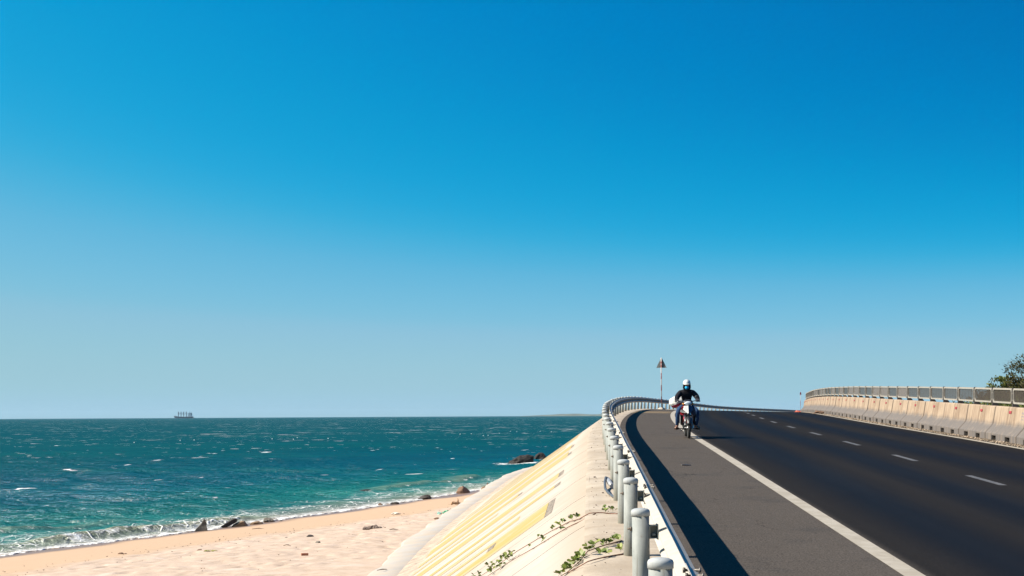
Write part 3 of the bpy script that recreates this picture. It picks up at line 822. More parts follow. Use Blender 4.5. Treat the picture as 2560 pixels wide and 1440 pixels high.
ORD = ['first', 'second', 'third', 'fourth', 'fifth', 'sixth', 'seventh', 'eighth', 'ninth', 'tenth', 'eleventh', 'twelfth', 'thirteenth', 'fourteenth', 'fifteenth', 'sixteenth', 'seventeenth', 'eighteenth', 'nineteenth', 'twentieth', 'twenty-first', 'twenty-second', 'twenty-third', 'twenty-fourth', 'twenty-fifth', 'twenty-sixth', 'twenty-seventh', 'twenty-eighth', 'twenty-ninth', 'thirtieth']
BOFF = 10.62
def boff(s): return BOFF-.30*min(1, max(0, (s-50)/55))
bs0 = 35.5
bs = bs0-2.995
bar_objs = []
brn = random.Random(8)
for k in range(27):
    bs += LB+brn.choice((.05, .06, .08, .11, .13)); s = bs
    x, y, z = pos(s, boff(s)); th = line(s)[3]
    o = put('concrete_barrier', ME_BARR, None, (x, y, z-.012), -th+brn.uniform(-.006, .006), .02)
    o.rotation_euler[0] = math.atan((line(s+1)[2]-line(s-1)[2])/2)
    w = {0: 'cut off by the right edge of the picture', 1: 'second from right, faint grey stencil'}.get(k, '%s from the right picture edge' % ORD[k])
    tag(o, 'concrete road barrier unit with red reflector, '+w, 'barrier', 'concrete barrier units along the inland road edge')
    rf = put('reflector', ME_REFL, o)
    rf.location = (0, brn.uniform(-.12, .12), brn.uniform(-.01, .01))
    if k == 1:
        b.v = [(p[0], p[1]-2.25, p[2]) for p in b.v]
        st = b.build('stencil_mark', M_STEN, o)
    bar_objs.append(o)
# ------------------------------------------------------------------ louvred screen fence on top of the barrier
M_FRAME = galv('pale_fence_frame', (.27, .25, .22), .1, .5, 0)
M_FPOST = galv('dark_fence_post', (.075, .066, .062), .15, .55, 0)
M_LOUV = plain('dusty_louvre_steel', (.115, .095, .08), .7, 0, .2, 14)
FO = BOFF+.40; FB = .93
F0 = pos(36, FO)
fence = thing('screen_fence', 'low louvred metal screen fence standing on the concrete barrier row', 'fence', F0)
def rrect(w, h, r, n=5):
    pts = []
    for cx, cy, a0 in ((w/2-r, h/2-r, 0), (-w/2+r, h/2-r, 90), (-w/2+r, -h/2+r, 180), (w/2-r, -h/2+r, 270)):
        for i in range(n):
            a = math.radians(a0+90*i/(n-1)); pts.append((cx+r*math.cos(a), cy+r*math.sin(a)))
    return pts
PW, PH, PZ = 1.80, .42, .285
b = MB(); R_ = rrect(PW, PH, .075)
secs = []
for (u, v) in R_:
    L = math.hypot(u, v)
    du, dv = 0.0, 0.0
    secs.append((u, v))
nR = len(secs)
tw, td = .033, .045
def inset(u, v, d):
    return (u-math.copysign(min(d, abs(u)), u) if abs(u) > PW/2-.08 else u, v-math.copysign(d, v) if abs(v) > PH/2-.08 else v)
vs = []
for (u, v) in R_:
    # thicker lower rail, as on the photo
    ui, vi = inset(u, v, tw)
    if v < 0: vi += .012
    if v > 0: vi -= .016
    vs += [(-td/2, u, v+PZ), (td/2, u, v+PZ), (td/2, ui, vi+PZ), (-td/2, ui, vi+PZ)]
fs = []
for i in range(nR):
    j = (i+1) % nR
    for k in range(4): fs.append((i*4+k, i*4+(k+1) % 4, j*4+(k+1) % 4, j*4+k))
b.add(vs, fs, 0, False)
for su in (-1, 1):
    for h in (.36, .17): b.box((0, su*(PW/2+.025), h), (.02, .07, .028))
ME_FR = b.mesh('panel_frame', M_FRAME)
def louvres(tilt):
    m = MB(); n = 12
    R = Matrix.Rotation(math.radians(tilt), 3, 'Y')
    for i in range(n):
        h = PZ-PH/2+.05+(PH-.115)*i/(n-1)
        m.box((0, 0, h), (.0025, PW-.07, .027), 0, R)
    for u in (-.6, -.2, .2, .6): m.box((.012, u*PW/2/.8*.8, PZ-.01), (.004, .006, PH-.08))
    return m.mesh('louvres', M_LOUV)
ME_LA = louvres(-36); ME_LB = louvres(26)
b = MB()
b.box((.012, 0, .27), (.06, .05, .50)); b.prism([(-.02, .0), (.17, .0), (.17, .02), (.05, .16), (-.02, .16)], -.035, .035, 0, lambda p, q, t: (p, t, q))
ME_FP = b.mesh('fence_post', M_FPOST)
light_panels = {8, 10, 11, 14, 15, 17, 19, 22, 23, 25, 26}
for k in range(-1, 38):
    s = 36.6+2.0*k
    x, y, z = pos(s, boff(s)+.40); th = line(s)[3]; pit = math.atan((line(s+1)[2]-line(s-1)[2])/2)
    p = put('fence_post', ME_FP, fence, (x-F0[0], y-F0[1], z+FB-F0[2]-.014), -th)
    x, y, z = pos(s+1, boff(s+1)+.40); th = line(s+1)[3]
    f_ = put('panel_frame', ME_FR, fence, (x-F0[0], y-F0[1], z+FB-F0[2]), -th); f_.rotation_euler[0] = pit
    put('louvres', ME_LB if k in light_panels else ME_LA, f_)
# ------------------------------------------------------------------ warning sign seen from behind
def banded():
    t = NT('red_white_banded_paint'); z = t.sep(t.obj())[2]; n = t.noise(t.obj(), 9, 5)
    st = t.math('PINGPONG', t.math('ADD', z, .54), .42)
    m = t.sstep(st, .20, .205)
    c = t.mix(m, (.46, .43, .40), (.26, .055, .05)); c = t.mix(t.sstep(n, .5, .65, 0, .7), c, (.44, .36, .32))
    t.P(Base_Color=c, Roughness=.6); return t.m
M_BAND = banded(); M_SIGNB = plain('grey_sign_back', (.13, .135, .13), .6, 0, .15, 5)
M_SIGNR = plain('sign_red_rim', (.50, .05, .05), .5, 0, .1, 5)
M_PLINTH = plain('sandy_concrete', (.40, .34, .27), .9, 0, .2, 6, .3)
sx, sy, sz = pos(101, .48); sth = line(101)[3]
sign = thing('warning_sign', 'triangular road warning sign seen from behind on a red and white banded pole', 'road sign', (sx, sy, sz-.02), -sth-.10)
b = MB(); b.lathe([(.036, -.2), (.036, 3.72), (.0, 3.73)], seg=14); b.build('pole', M_BAND, sign)
tri = [(-.355, 3.00), (.355, 3.00), (.37, 3.02), (.02, 3.72), (-.02, 3.72), (-.37, 3.02)]
b = MB(); b.prism(tri, .052, .066, 0, lambda p, q, t: (p, t, q)); pl = b.build('sign_plate', M_SIGNB, sign)
b = MB(); b.prism([(p*1.0, q) for p, q in tri], .0675, .071, 0, lambda p, q, t: (p, t, q)); b.build('sign_face', M_SIGNR, pl)
b = MB()
for h in (3.12, 3.40): b.box((0, .044, h), (.30 if h < 3.2 else .22, .014, .04))
b.build('clamp', M_BOLT, sign, bevel=.003)
b = MB(); b.lathe([(.30, -.1), (.28, .05), (.20, .13), (.06, .16), (.0, .16)], seg=14); b.build('footing', M_PLINTH, sign, bevel=.01)
# small marker at the far end of the barrier row
mx, my, mz = pos(114, boff(114)-.03)
mk = thing('marker_post', 'thin banded marker post with small red plate at the far end of the barrier row', 'marker post', (mx, my, mz))
b = MB(); b.lathe([(.016, -.1), (.016, 1.6), (.0, 1.61)], seg=10); b.build('pole', M_BAND, mk)
b = MB(); b.prism([(-.07, 1.42), (.08, 1.42), (.02, 1.62), (-.02, 1.62)], -.045, -.033, 0, lambda p, q, t: (p, t, q)); b.build('plate', M_REFL, mk)
# ------------------------------------------------------------------ motorbike (local: +y is behind, x to the right of the picture)
BX, BY, BZ = pos(38.9, 2.32); BTH = line(38.9)[3]
M_TYRE = plain('tyre_rubber', (.022, .021, .020), .85, 0, .25, 30, .2)
M_ALLOY = plain('alloy', (.16, .16, .16), .35, .8, .1, 20)
M_BLK = plain('black_plastic', (.013, .013, .015), .45, 0, .2, 20)
def gloss(name, col):
    t = NT(name); n = t.noise(t.obj(), 14, 4); t.P(Base_Color=t.mix(t.sstep(n, .4, .7), col, tuple(c*.8+.02 for c in col)), Roughness=.22)
    t.b.inputs['Coat Weight'].default_value = .4; return t.m
M_WHT = gloss('white_fairing', (.52, .52, .51)); M_RED = gloss('red_fairing', (.50, .018, .030)); M_BLU = gloss('dark_blue_fairing', (.02, .035, .075))
M_SEAT = plain('vinyl_seat', (.014, .013, .013), .55, 0, .2, 20); M_CHR = plain('chrome', (.35, .35, .35), .2, 1.0, .05, 20)
M_LENS = NT('headlamp_lens').P(Base_Color=(.45, .50, .55), Roughness=.08).m
M_AMB = plain('amber_lens', (.55, .22, .03), .2, 0, .1, 20)
bike = thing('motorbike', 'red and white underbone motorbike riding towards the camera on the edge line', 'motorbike', (BX, BY, BZ+.006), -BTH)
bike.rotation_euler = (math.atan(.030), -.012, -BTH)
def wheel(y, r, w):
    M = Matrix.Translation((0, y, r)) @ Matrix.Rotation(math.pi/2, 4, 'Y')
    t = MB(); R = r-w*.55; prof = []
    for i in range(17):
        a = 2*math.pi*i/16; prof.append((R+w*.55*math.cos(a), w*.5*math.sin(a)))
    t.lathe(prof, 0, 40, M); o = t.build('wheel', M_TYRE, bike)
    m = MB(); m.lathe([(R-w*.62, -w*.36), (R-w*.30, -w*.42), (R-w*.30, w*.42), (R-w*.62, w*.36), (R-w*.62, -w*.36)], 0, 40, M)
    m.build('rim', M_ALLOY, o)
    m = MB(); m.lathe([(.0, -.075), (.035, -.075), (.035, -.05), (.06, -.045), (.06, .045), (.035, .05), (.035, .075), (.0, .075)], 0, 18, M); m.build('hub', M_ALLOY, o)
    m = MB()
    for k in range(18):
        a = 2*math.pi*k/18; s = .03 if k % 2 else -.03
        m.tube([M @ Vector((.055*math.cos(a+.5), .055*math.sin(a+.5), s)), M @ Vector(((R-w*.6)*math.cos(a), (R-w*.6)*math.sin(a), 0))], .0028, 0, 5)
    m.build('spokes', M_CHR, o)
    return o
FW = .285
fw = wheel(0, FW, .085); rw = wheel(1.23, FW, .095)
m = MB(); m.lathe([(.035, .055), (.105, .055), (.105, .060), (.035, .060), (.035, .055)], 0, 28, Matrix.Translation((0, 0, FW)) @ Matrix.Rotation(math.pi/2, 4, 'Y')); m.build('brake_disc', M_CHR, fw)
for sx_ in (-1, 1):
    m = MB(); m.tube([(sx_*.085, .0, FW), (sx_*.085, .10, .62)], [.026, .026], 0, 10); m.tube([(sx_*.085, .02, FW+.05), (sx_*.085, .05, .42)], .034, 0, 10)
    m.tube([(sx_*.085, .0, FW-.02), (sx_*.085, .0, FW+.03)], .030, 0, 10)
    m.build('fork_leg', M_ALLOY, bike)
m = MB(); m.box((0, .12, .63), (.22, .08, .05)); m.tube([(0, .11, .60), (0, .25, .98)], .03, 0, 10); m.build('fork_yoke', M_BLK, bike, bevel=.008)
# front mudguard: arched shell over the wheel
m = MB(); secs = []
for i in range(15):
    a = math.radians(20+150*i/14); rad = FW+.035
    c = Vector((0, -rad*math.cos(a)*1.0+.02, FW+rad*math.sin(a))); wd = .075 if 2 < i < 12 else .06
    n_ = Vector((0, -math.cos(a), math.sin(a)))
    secs.append([c+Vector((x_, 0, 0))+n_*(-.035*(x_/wd)**2+ .012) for x_ in np.linspace(-wd, wd, 7)]+[c+Vector((x_, 0, 0))+n_*(-.035*(x_/wd)**2+.006) for x_ in np.linspace(wd, -wd, 7)])
m.loft(secs, 0, True, True); m.build('front_mudguard', M_BLK, bike)
# beak and front cowl below the headlamp: white chevron with dark blue right half
def panel(pts_a, pts_b, name, mat, parent=bike, bev=.006):
    """solid between two matching outlines"""
    n = len(pts_a); mm = MB()
    mm.add(list(pts_a)+list(pts_b), [tuple(range(n))[::-1], tuple(range(n, 2*n))]+[(i, (i+1) % n, n+(i+1) % n, n+i) for i in range(n)])
    return mm.build(name, mat, parent, bevel=bev)
panel([(-.11, .06, .90), (0, .02, .91), (0, -.06, .70), (-.03, -.04, .69), (-.15, .06, .80)], [(-.11, .20, .90), (0, .2, .91), (0, .16, .70), (-.03, .16, .69), (-.15, .2, .80)], 'front_cowl', M_WHT)
panel([(.003, .02, .91), (.11, .06, .90), (.15, .06, .80), (.03, -.04, .69), (.003, -.06, .70)], [(.003, .2, .91), (.11, .20, .90), (.15, .2, .80), (.03, .16, .69), (.003, .16, .70)], 'front_cowl', M_BLU)
for sx_, mt in ((-1, M_RED), (1, M_BLU)):
    # leg shield side panels sweeping back and down
    A = [(sx_*.10, .14, .93), (sx_*.17, .12, .88), (sx_*.215, .20, .74), (sx_*.216, .235, .66), (sx_*.14, .21, .63), (sx_*.07, .16, .72)]
    B = [(p[0]*.86, p[1]+.06, p[2]) for p in A]
    o = panel(A, B, 'leg_shield', mt)
    AL = [(sx_*.216, .238, .657), (sx_*.215, .30, .55), (sx_*.19, .40, .36), (sx_*.15, .36, .36), (sx_*.14, .22, .60), (sx_*.14, .213, .627)]
    panel(AL, [(p[0]*.86, p[1]+.06, p[2]) for p in AL], 'lower_leg_shield', M_BLK)
    A2 = [(sx_*.158, .105, .87), (sx_*.174, .112, .85), (sx_*.10, .05, .76), (sx_*.06, .03, .72), (sx_*.075, .03, .745)]
    A2 = [(sx_*.20, .155, .80), (sx_*.222, .19, .73), (sx_*.075, .135, .70), (sx_*.06, .13, .72)]
    if sx_ < 0: panel(A2, [(p[0]*.96, p[1]+.02, p[2]) for p in A2], 'shield_flash', M_WHT, o, .002)
    A3 = [(sx_*.221, .235, .63), (sx_*.224, .26, .60), (sx_*.223, .33, .44), (sx_*.20, .385, .36), (sx_*.212, .33, .42), (sx_*.214, .25, .58)]
    if sx_ < 0:
        for dz in (0, .055): 
            q = [(sx_*.226, .215+.05*(dz > 0), .665-dz), (sx_*.226, .27+.05*(dz > 0), .64-dz), (sx_*.222, .275+.05*(dz > 0), .61-dz), (sx_*.222, .22+.05*(dz > 0), .635-dz)]
            panel(q, [(p[0]*.95, p[1]+.01, p[2]) for p in q], 'shield_stripe', M_WHT, o, .001)
        panel(A3, [(p[0]*.94, p[1]+.01, p[2]) for p in A3], 'shield_flash', M_WHT, o, .001)
# handlebar cowl with headlamp
m = MB(); secs = []
for (y_, w_, z0, z1) in ((.10, .075, .93, 1.00), (.115, .115, .915, 1.03), (.16, .135, .915, 1.06), (.24, .125, .935, 1.075), (.31, .08, .96, 1.06)):
    zc = (z0+z1)/2; h_ = (z1-z0)/2
    secs.append([(w_*math.copysign(abs(math.cos(a))**.7, math.cos(a)), y_, zc+h_*math.copysign(abs(math.sin(a))**.7, math.sin(a))) for a in [2*math.pi*k/16 for k in range(16)]])
m.loft(secs); hc = m.build('handlebar_cowl', M_BLK, bike)
m = MB(); m.ball((0, .120, .972), (.105, .050, .056), 0, 18, 10); m.build('headlamp', M_LENS, hc)
for sx_ in (-1, 1):
    m = MB(); m.ball((sx_*.125, .16, .955), (.035, .04, .026), 0, 12, 8); m.build('indicator', M_AMB, hc)
m = MB(); m.tube([(-.335, .36, 1.02), (-.20, .30, 1.03), (-.10, .26, 1.02), (0, .25, 1.0), (.10, .26, 1.02), (.20, .30, 1.03), (.335, .36, 1.02)], .0125, 0, 8); hb = m.build('handlebar', M_CHR, bike)
for sx_ in (-1, 1):
    m = MB(); m.tube([(sx_*.215, .307, 1.029), (sx_*.345, .365, 1.019)], .019, 0, 10); m.build('grip', M_BLK, hb)
    m = MB(); m.tube([(sx_*.20, .275, 1.025), (sx_*.27, .268, 1.018), (sx_*.34, .31, 1.01)], .007, 0, 6); m.build('brake_lever', M_CHR, hb)
m = MB(); m.tube([(.20, .29, 1.03), (.235, .27, 1.09), (.245, .27, 1.12)], .006, 0, 6); m.ball((.262, .268, 1.15), (.052, .016, .036), 0, 16, 8); m.build('mirror', M_BLK, bike)
# body, engine, seat, tail, exhaust, pegs, stand
m = MB(); secs = []
for (y_, w_, z0, z1) in ((.22, .06, .42, .62), (.34, .075, .36, .58), (.48, .09, .34, .58), (.62, .11, .40, .70), (.80, .125, .48, .74), (1.05, .115, .58, .76), (1.3, .07, .66, .76)):
    zc = (z0+z1)/2; h_ = (z1-z0)/2
    secs.append([(w_*math.cos(a), y_, zc+h_*math.sin(a)) for a in [2*math.pi*k/14 for k in range(14)]])
m.loft(secs); m.build('body_panel', M_RED, bike)
m = MB(); m.box((0, .62, .32), (.24, .30, .20)); m.tube([(0, .48, .33), (0, .30, .36)], [.07, .06], 0, 12); m.build('engine', M_BLK, bike, bevel=.02)
m = MB(); secs = []
for (y_, w_, z0, z1) in ((.58, .07, .72, .76), (.66, .11, .72, .79), (.85, .135, .73, .80), (1.05, .13, .745, .83), (1.22, .11, .76, .845), (1.30, .07, .77, .83)):
    zc = (z0+z1)/2; h_ = (z1-z0)/2
    secs.append([(w_*math.copysign(abs(math.cos(a))**.6, math.cos(a)), y_, zc+h_*math.copysign(abs(math.sin(a))**.6, math.sin(a))) for a in [2*math.pi*k/16 for k in range(16)]])
m.loft(secs); m.build('seat', M_SEAT, bike)
m = MB(); m.tube([(-.11, 1.05, .79), (-.13, 1.34, .83), (0, 1.40, .84), (.13, 1.34, .83), (.11, 1.05, .79)], .013, 0, 8); m.build('rear_rack', M_CHR, bike)
m = MB(); m.tube([(.06, .35, .30), (.12, .5, .22), (.15, .75, .23), (.155, .95, .28), (.155, 1.4, .36)], [.02, .02, .024, .045, .048], 0, 12); m.build('exhaust', M_CHR, bike)
m = MB(); m.tube([(-.34, .56, .265), (-.20, .56, .255), (.20, .56, .255), (.34, .56, .265)], .013, 0, 8)
for sx_ in (-1, 1): m.tube([(sx_*.24, .56, .262), (sx_*.35, .56, .268)], .022, 0, 10)
m.build('footrest', M_BLK, bike)
for sx_ in (-1, 1):
    m = MB(); m.tube([(sx_*.085, .75, .31), (sx_*.085, 1.23, FW)], [.022, .02], 0, 8); m.build('swing_arm', M_BLK, bike)
    m = MB(); m.tube([(sx_*.095, 1.2, .31), (sx_*.095, 1.08, .66)], .026, 0, 10); m.build('rear_shock', M_CHR, bike)
m = MB(); m.tube([(-.10, .66, .24), (-.17, .88, .18)], .012, 0, 8); m.build('side_stand', M_BLK, bike)
m = MB(); secs = []
for i in range(10):
    a = math.radians(-5+120*i/9); rad = FW+.05
    c = Vector((0, 1.23+rad*math.cos(a), FW+rad*math.sin(a)))
    secs.append([c+Vector((x_, 0, -.02*(x_/.07)**2)) for x_ in np.linspace(-.07, .07, 5)]+[c+Vector((x_, 0, -.02*(x_/.07)**2-.006)) for x_ in np.linspace(.07, -.07, 5)])
m.loft(secs, 0, True, True); m.build('rear_mudguard', M_BLK, bike)
# ------------------------------------------------------------------ rider
def cloth(name, col, var=.3, rough=.9, sc=16):
    t = NT(name); n = t.noise(t.obj(), sc, 5, .6); f = t.noise(t.obj(), 140, 2)
    t.P(Base_Color=t.mix(t.sstep(n, .3, .7), tuple(c*(1-var) for c in col), tuple(c*(1+var) for c in col)), Roughness=rough)
    t.b.inputs['Specular IOR Level'].default_value = .2
    t.bump(t.mix(.3, n, f), .5, .02); return t.m
M_HOOD = cloth('black_jacket_cloth', (.013, .012, .017)); M_JEAN = cloth('blue_denim', (.018, .048, .115)); M_SKIN = plain('skin', (.40, .22, .15), .55, 0, .1, 20)
M_MASK = cloth('blue_mask_cloth', (.02, .30, .55), .15); M_HELM = gloss('white_helmet', (.55, .55, .53)); M_GLOVE = cloth('grey_glove_cloth', (.06, .06, .075)); M_SAND_ = plain('sandal', (.05, .03, .022), .8, 0, .2, 20)
rider = thing('person', 'rider in white helmet, blue face mask, black hooded jacket and blue jeans on the motorbike', 'person', (BX, BY, BZ+.006), -BTH)
rider.rotation_euler = bike.rotation_euler
def skin_obj(name, verts, edges, mats, parent, root=0, sub=2, zone=None):
    me = bpy.data.meshes.new(name); me.from_pydata([v[:3] for v in verts], edges, [])
    for mt in mats: me.materials.append(mt)
    o = put(name, me, parent)
    sk = o.modifiers.new('skin', 'SKIN'); sk.use_smooth_shade = True; sk.branch_smoothing = .35
    for i, v in enumerate(verts):
        d = me.skin_vertices[0].data[i]
        d.radius = (v[3], v[4] if len(v) > 4 else v[3]); d.use_root = (i == root)
    if sub: sm = o.modifiers.new('subdivision', 'SUBSURF'); sm.levels = sub; sm.render_levels = sub
    bpy.context.view_layer.update()
    dg = bpy.context.evaluated_depsgraph_get()
    ev = bpy.data.meshes.new_from_object(o.evaluated_get(dg))
    o.modifiers.clear(); o.data = ev
    ev.materials.clear()
    for mt in mats: ev.materials.append(mt)
    if zone:
        for p in ev.polygons: p.material_index = zone(p.center); p.use_smooth = True
    else:
        for p in ev.polygons: p.use_smooth = True; p.material_index = 0
    return o
V = [(0, .86, .86, .150, .135),      # 0 pelvis
     (0, .82, 1.00, .145, .115), (0, .76, 1.15, .185, .130), (0, .70, 1.265, .135, .100), (0, .66, 1.335, .062, .062), (0, .62, 1.405, .070, .080), (0, .60, 1.475, .082, .095), (0, .60, 1.545, .070, .080),   # spine to head 1-7
     (-.175, .69, 1.262, .092), (-.275, .58, 1.140, .080), (-.300, .46, 1.055, .060), (-.290, .385, 1.045, .036),   # arm 8-11
     (.175, .69, 1.262, .092), (.275, .58, 1.140, .080), (.300, .46, 1.055, .060), (.290, .385, 1.045, .036),      # arm 12-15
     (-.105, .80, .83, .108), (-.20, .58, .80, .090), (-.255, .42, .755, .074), (-.275, .51, .55, .066), (-.285, .59, .36, .050), (-.290, .60, .315, .036), (-.315, .53, .288, .036), (-.345, .455, .278, .026),   # leg 16-23
     (.105, .80, .83, .108), (.20, .58, .79, .090), (.262, .42, .735, .074), (.262, .51, .54, .066), (.245, .59, .36, .050), (.245, .60, .315, .036), (.275, .53, .288, .036), (.315, .455, .272, .026)]
E_ = [(0, 1), (1, 2), (2, 3), (3, 4), (4, 5), (5, 6), (6, 7), (3, 8), (8, 9), (9, 10), (10, 11), (3, 12), (12, 13), (13, 14), (14, 15), (0, 16), (16, 17), (17, 18), (18, 19), (19, 20), (20, 21), (21, 22), (22, 23), (0, 24), (24, 25), (25, 26), (26, 27), (27, 28), (28, 29), (29, 30), (30, 31)]
def zone(c):
    if c.z < .345 and abs(c.x) > .17: return 2
    if c.z < .93 and not (c.z > .86 and c.y > .70): return 1
    return 0
body = skin_obj('body', V, E_, [M_HOOD, M_JEAN, M_SKIN], rider, 0, 2, zone)
for sx_ in (-1, 1):
    # gloved hand closed round the grip: palm, four fingers, thumb
    hx, hy, hz = sx_*.282, .338, 1.026
    m = MB(); m.ball((hx, hy+.040, hz+.022), (.044, .038, .022), 0, 12, 8); hnd = m.build('hand', M_GLOVE, rider)
    for q in range(4):
        fx = hx+sx_*(-.033+.022*q); ln = (.9, 1.0, .96, .8)[q]
        fy = hy+ (fx*sx_-.282)*.42
        m = MB(); m.tube([(fx, fy+.028, hz+.034), (fx, fy-.006, hz+.034), (fx, fy-.030*ln, hz+.014), (fx, fy-.028*ln, hz-.012), (fx, fy-.006, hz-.024*ln)], [.0095, .0098, .0092, .0085, .007], 0, 8); m.build('finger', M_GLOVE, hnd)
    m = MB(); m.tube([(hx-sx_*.036, hy+.03, hz+.016), (hx-sx_*.058, hy+.004, hz+.0), (hx-sx_*.050, hy-.018, hz-.014)], [.012, .011, .008], 0, 8); m.build('thumb', M_GLOVE, hnd)
# face, mask, hood rim, helmet
m = MB(); m.ball((0, .545, 1.468), (.064, .050, .045), 0, 16, 10); face = m.build('face', M_SKIN, rider)
for sx_ in (-1, 1):
    m = MB(); m.ball((sx_*.026, .498, 1.475), (.012, .006, .006), 0, 10, 6); m.build('eye', M_BLK, face)
m = MB(); m.ball((0, .545, 1.402), (.056, .066, .054), 0, 18, 12, fn=lambda q: 1+.12*max(0, -q.y)*(1-abs(q.x))); m.build('face_mask', M_MASK, rider)
m = MB(); m.tube([(-.055, .545, 1.50), (-.085, .57, 1.46), (-.088, .58, 1.40), (-.07, .575, 1.345), (0, .565, 1.325), (.07, .575, 1.345), (.088, .58, 1.40), (.085, .57, 1.46), (.055, .545, 1.50)], .026, 0, 10); m.build('hood', M_HOOD, rider)
m = MB(); prof = [(.0, .118), (.03, .116), (.062, .106), (.090, .083), (.108, .050), (.116, .012), (.116, -.014), (.110, -.016)]
m.lathe(prof, 0, 28, Matrix.Translation((0, .585, 1.512)) @ Matrix.Diagonal((.93, 1.12, 1.0, 1.0))); hel = m.build('helmet', M_HELM, rider)
m = MB(); secs = []
for i in range(13):
    a = math.radians(205+130*i/12); ca, sa = math.cos(a), math.sin(a)
    p0 = Vector((.106*ca, .585+.128*sa, 1.512)); p1 = Vector((.104*ca, .585+.175*sa*(1 if abs(ca) < .6 else .9), 1.494))
    secs.append([p0, p1, p1-Vector((0, 0, .006)), p0-Vector((0, 0, .010))])
m.loft(secs, 0, True, False); m.build('helmet_peak', M_HELM, hel)
m = MB(); m.lathe([(.111, -.016), (.118, -.016), (.118, -.028), (.111, -.028)], 0, 28, Matrix.Translation((0, .585, 1.512)) @ Matrix.Diagonal((.93, 1.12, 1.0, 1.0))); m.build('helmet_trim', M_BLK, hel)
for sx_ in (-1, 1):
    m = MB(); x0, x1 = sx_*.285, sx_*.36
    ol = [(-.045, .10), (-.055, .0), (-.050, -.10), (-.025, -.15), (.015, -.155), (.040, -.12), (.045, .0), (.040, .09), (.0, .12)]
    rot = Matrix.Rotation(sx_*.38, 3, 'Z')
    def sp(p, q, t, sx_=sx_, rot=rot): return rot @ Vector((p, q, 0))+Vector((sx_*.298+ (.0 if sx_ < 0 else -.028), .555, t+(-q+.1)*-.06))
    m.prism(ol, .238, .252, 0, sp); sd_ = m.build('sandal', M_SAND_, rider, bevel=.003)
    m = MB(); c = Vector((sx_*.325+(.0 if sx_ < 0 else -.03), .50, .25))
    m.tube([c+Vector((-.045, .02, -.0)), c+Vector((-.02, -.005, .068)), c+Vector((.02, -.005, .068)), c+Vector((.045, .01, 0))], .009, 0, 6); m.build('strap', M_SAND_, sd_)
# sack strapped on the tail
def sack_mat():
    t = NT('white_red_woven_sack'); o = t.sep(t.obj()); n = t.noise(t.obj(), 7, 5)
    z = t.math('ADD', o[2], t.math('MULTIPLY', o[0], -.35))
    z = t.math('ADD', z, t.math('MULTIPLY', t.math('SUBTRACT', n, .5), .05))
    c = t.mix(t.math('MULTIPLY', t.sstep(z, -.115, -.105), t.sstep(z, -.035, -.025, 1, 0)), (.54, .53, .51), (.38, .025, .06))
    c = t.mix(t.math('MULTIPLY', t.sstep(z, -.155, -.15), t.sstep(z, -.135, -.13, 1, 0)), c, (.50, .03, .08))
    t.P(Base_Color=c, Roughness=.75); t.bump(t.noise(t.obj(), 11, 5, .6), .7, .04); return t.m
sl = Vector((BX, BY, BZ)) + Matrix.Rotation(-BTH, 3, 'Z') @ Vector((-.20, 1.16, .985+1.16*.03))
m = MB(); m.ball((0, 0, 0), (.29, .22, .185), 0, 28, 18, fn=lambda q: 1+.10*noise.noise(q*2.3)+.05*noise.noise(q*6)-.10*max(0, abs(q.x)-.75))
sack = m.build('sack', sack_mat(), None, loc=sl, rz=-BTH)
tag(sack, 'bulging white woven sack with red stripes strapped behind the rider', 'sack')
# ------------------------------------------------------------------ cargo ship
SL = 142.0; SD_ = 10000.0
SX = (460-1280)/3500*SD_
M_HULL = plain('dark_ship_hull', (.010, .022, .040), .6, 0, .2, .05); M_HOUSE = plain('ship_house_paint', (.55, .53, .52), .6, 0, .1, .05); M_CRANE = plain('ship_crane_paint', (.03, .045, .06), .6, 0, .2, .05); M_BOOT = plain('boot_topping', (.14, .04, .03), .7, 0, .2, .05)
ship = thing('cargo_ship', 'grey-blue cargo ship with four deck cranes on the horizon', 'ship', (SX, SD_, 0))
ship.scale = (1, 1, 1.3)
m = MB(); secs = []
for (x_, w_, dk, kl) in ((-71, .3, 13.2, 6.5), (-66, 4.5, 12.8, 2.5), (-60, 8.5, 12.2, 0), (-48, 11, 11.4, -2), (-44, 11, 9.2, -2), (0, 11.5, 8.6, -2), (40, 11.5, 8.6, -2), (52, 11, 8.8, -2), (60, 9, 9.2, -1), (66, 7, 9.4, 2.5)):
    secs.append([(x_, -w_, dk), (x_, w_, dk), (x_, w_*.94, (dk+kl)/2), (x_, w_*.7, kl), (x_, -w_*.7, kl), (x_, -w_*.94, (dk+kl)/2)])
m.loft(secs, 0, True, False); hull = m.build('hull', M_HULL, ship)
for x_ in (-40, -21, -2, 17):
    m = MB(); m.lathe([(2.4, 8), (2.2, 24), (3.2, 24), (3.2, 34), (1.6, 37), (.0, 37)], 0, 10, Matrix.Translation((x_, 0, 0))); m.tube([(x_+1.5, 0, 22.5), (x_+16, 0, 24.5)], .8, 0, 6); m.tube([(x_+.5, 0, 32.5), (x_+16, 0, 24.5)], .25, 0, 5); m.box((x_, 0, 22.0), (7, 4, 2.2)); m.build('deck_crane', M_CRANE, ship)
m = MB()
for i, (x0, x1, z0, z1, wd) in enumerate(((26, 60, 8.9, 13.5, 18), (30, 58, 13.5, 18, 18), (32, 54, 18, 22.5, 17), (34, 50, 22.5, 27, 17), (34, 46, 27, 30.5, 22))): m.box(((x0+x1)/2, 0, (z0+z1)/2), (x1-x0, wd, z1-z0-.3))
hs = m.build('superstructure', M_HOUSE, ship)
m = MB()
for z_ in (15.8, 20.3, 24.8, 28.9):
    for x_ in range(35, 46, 3): m.box((x_, -11.06 if z_ > 28 else -8.56-.5*(z_ < 19), z_), (1.5, .1, 1.3))
m.build('window', M_BLK, hs)
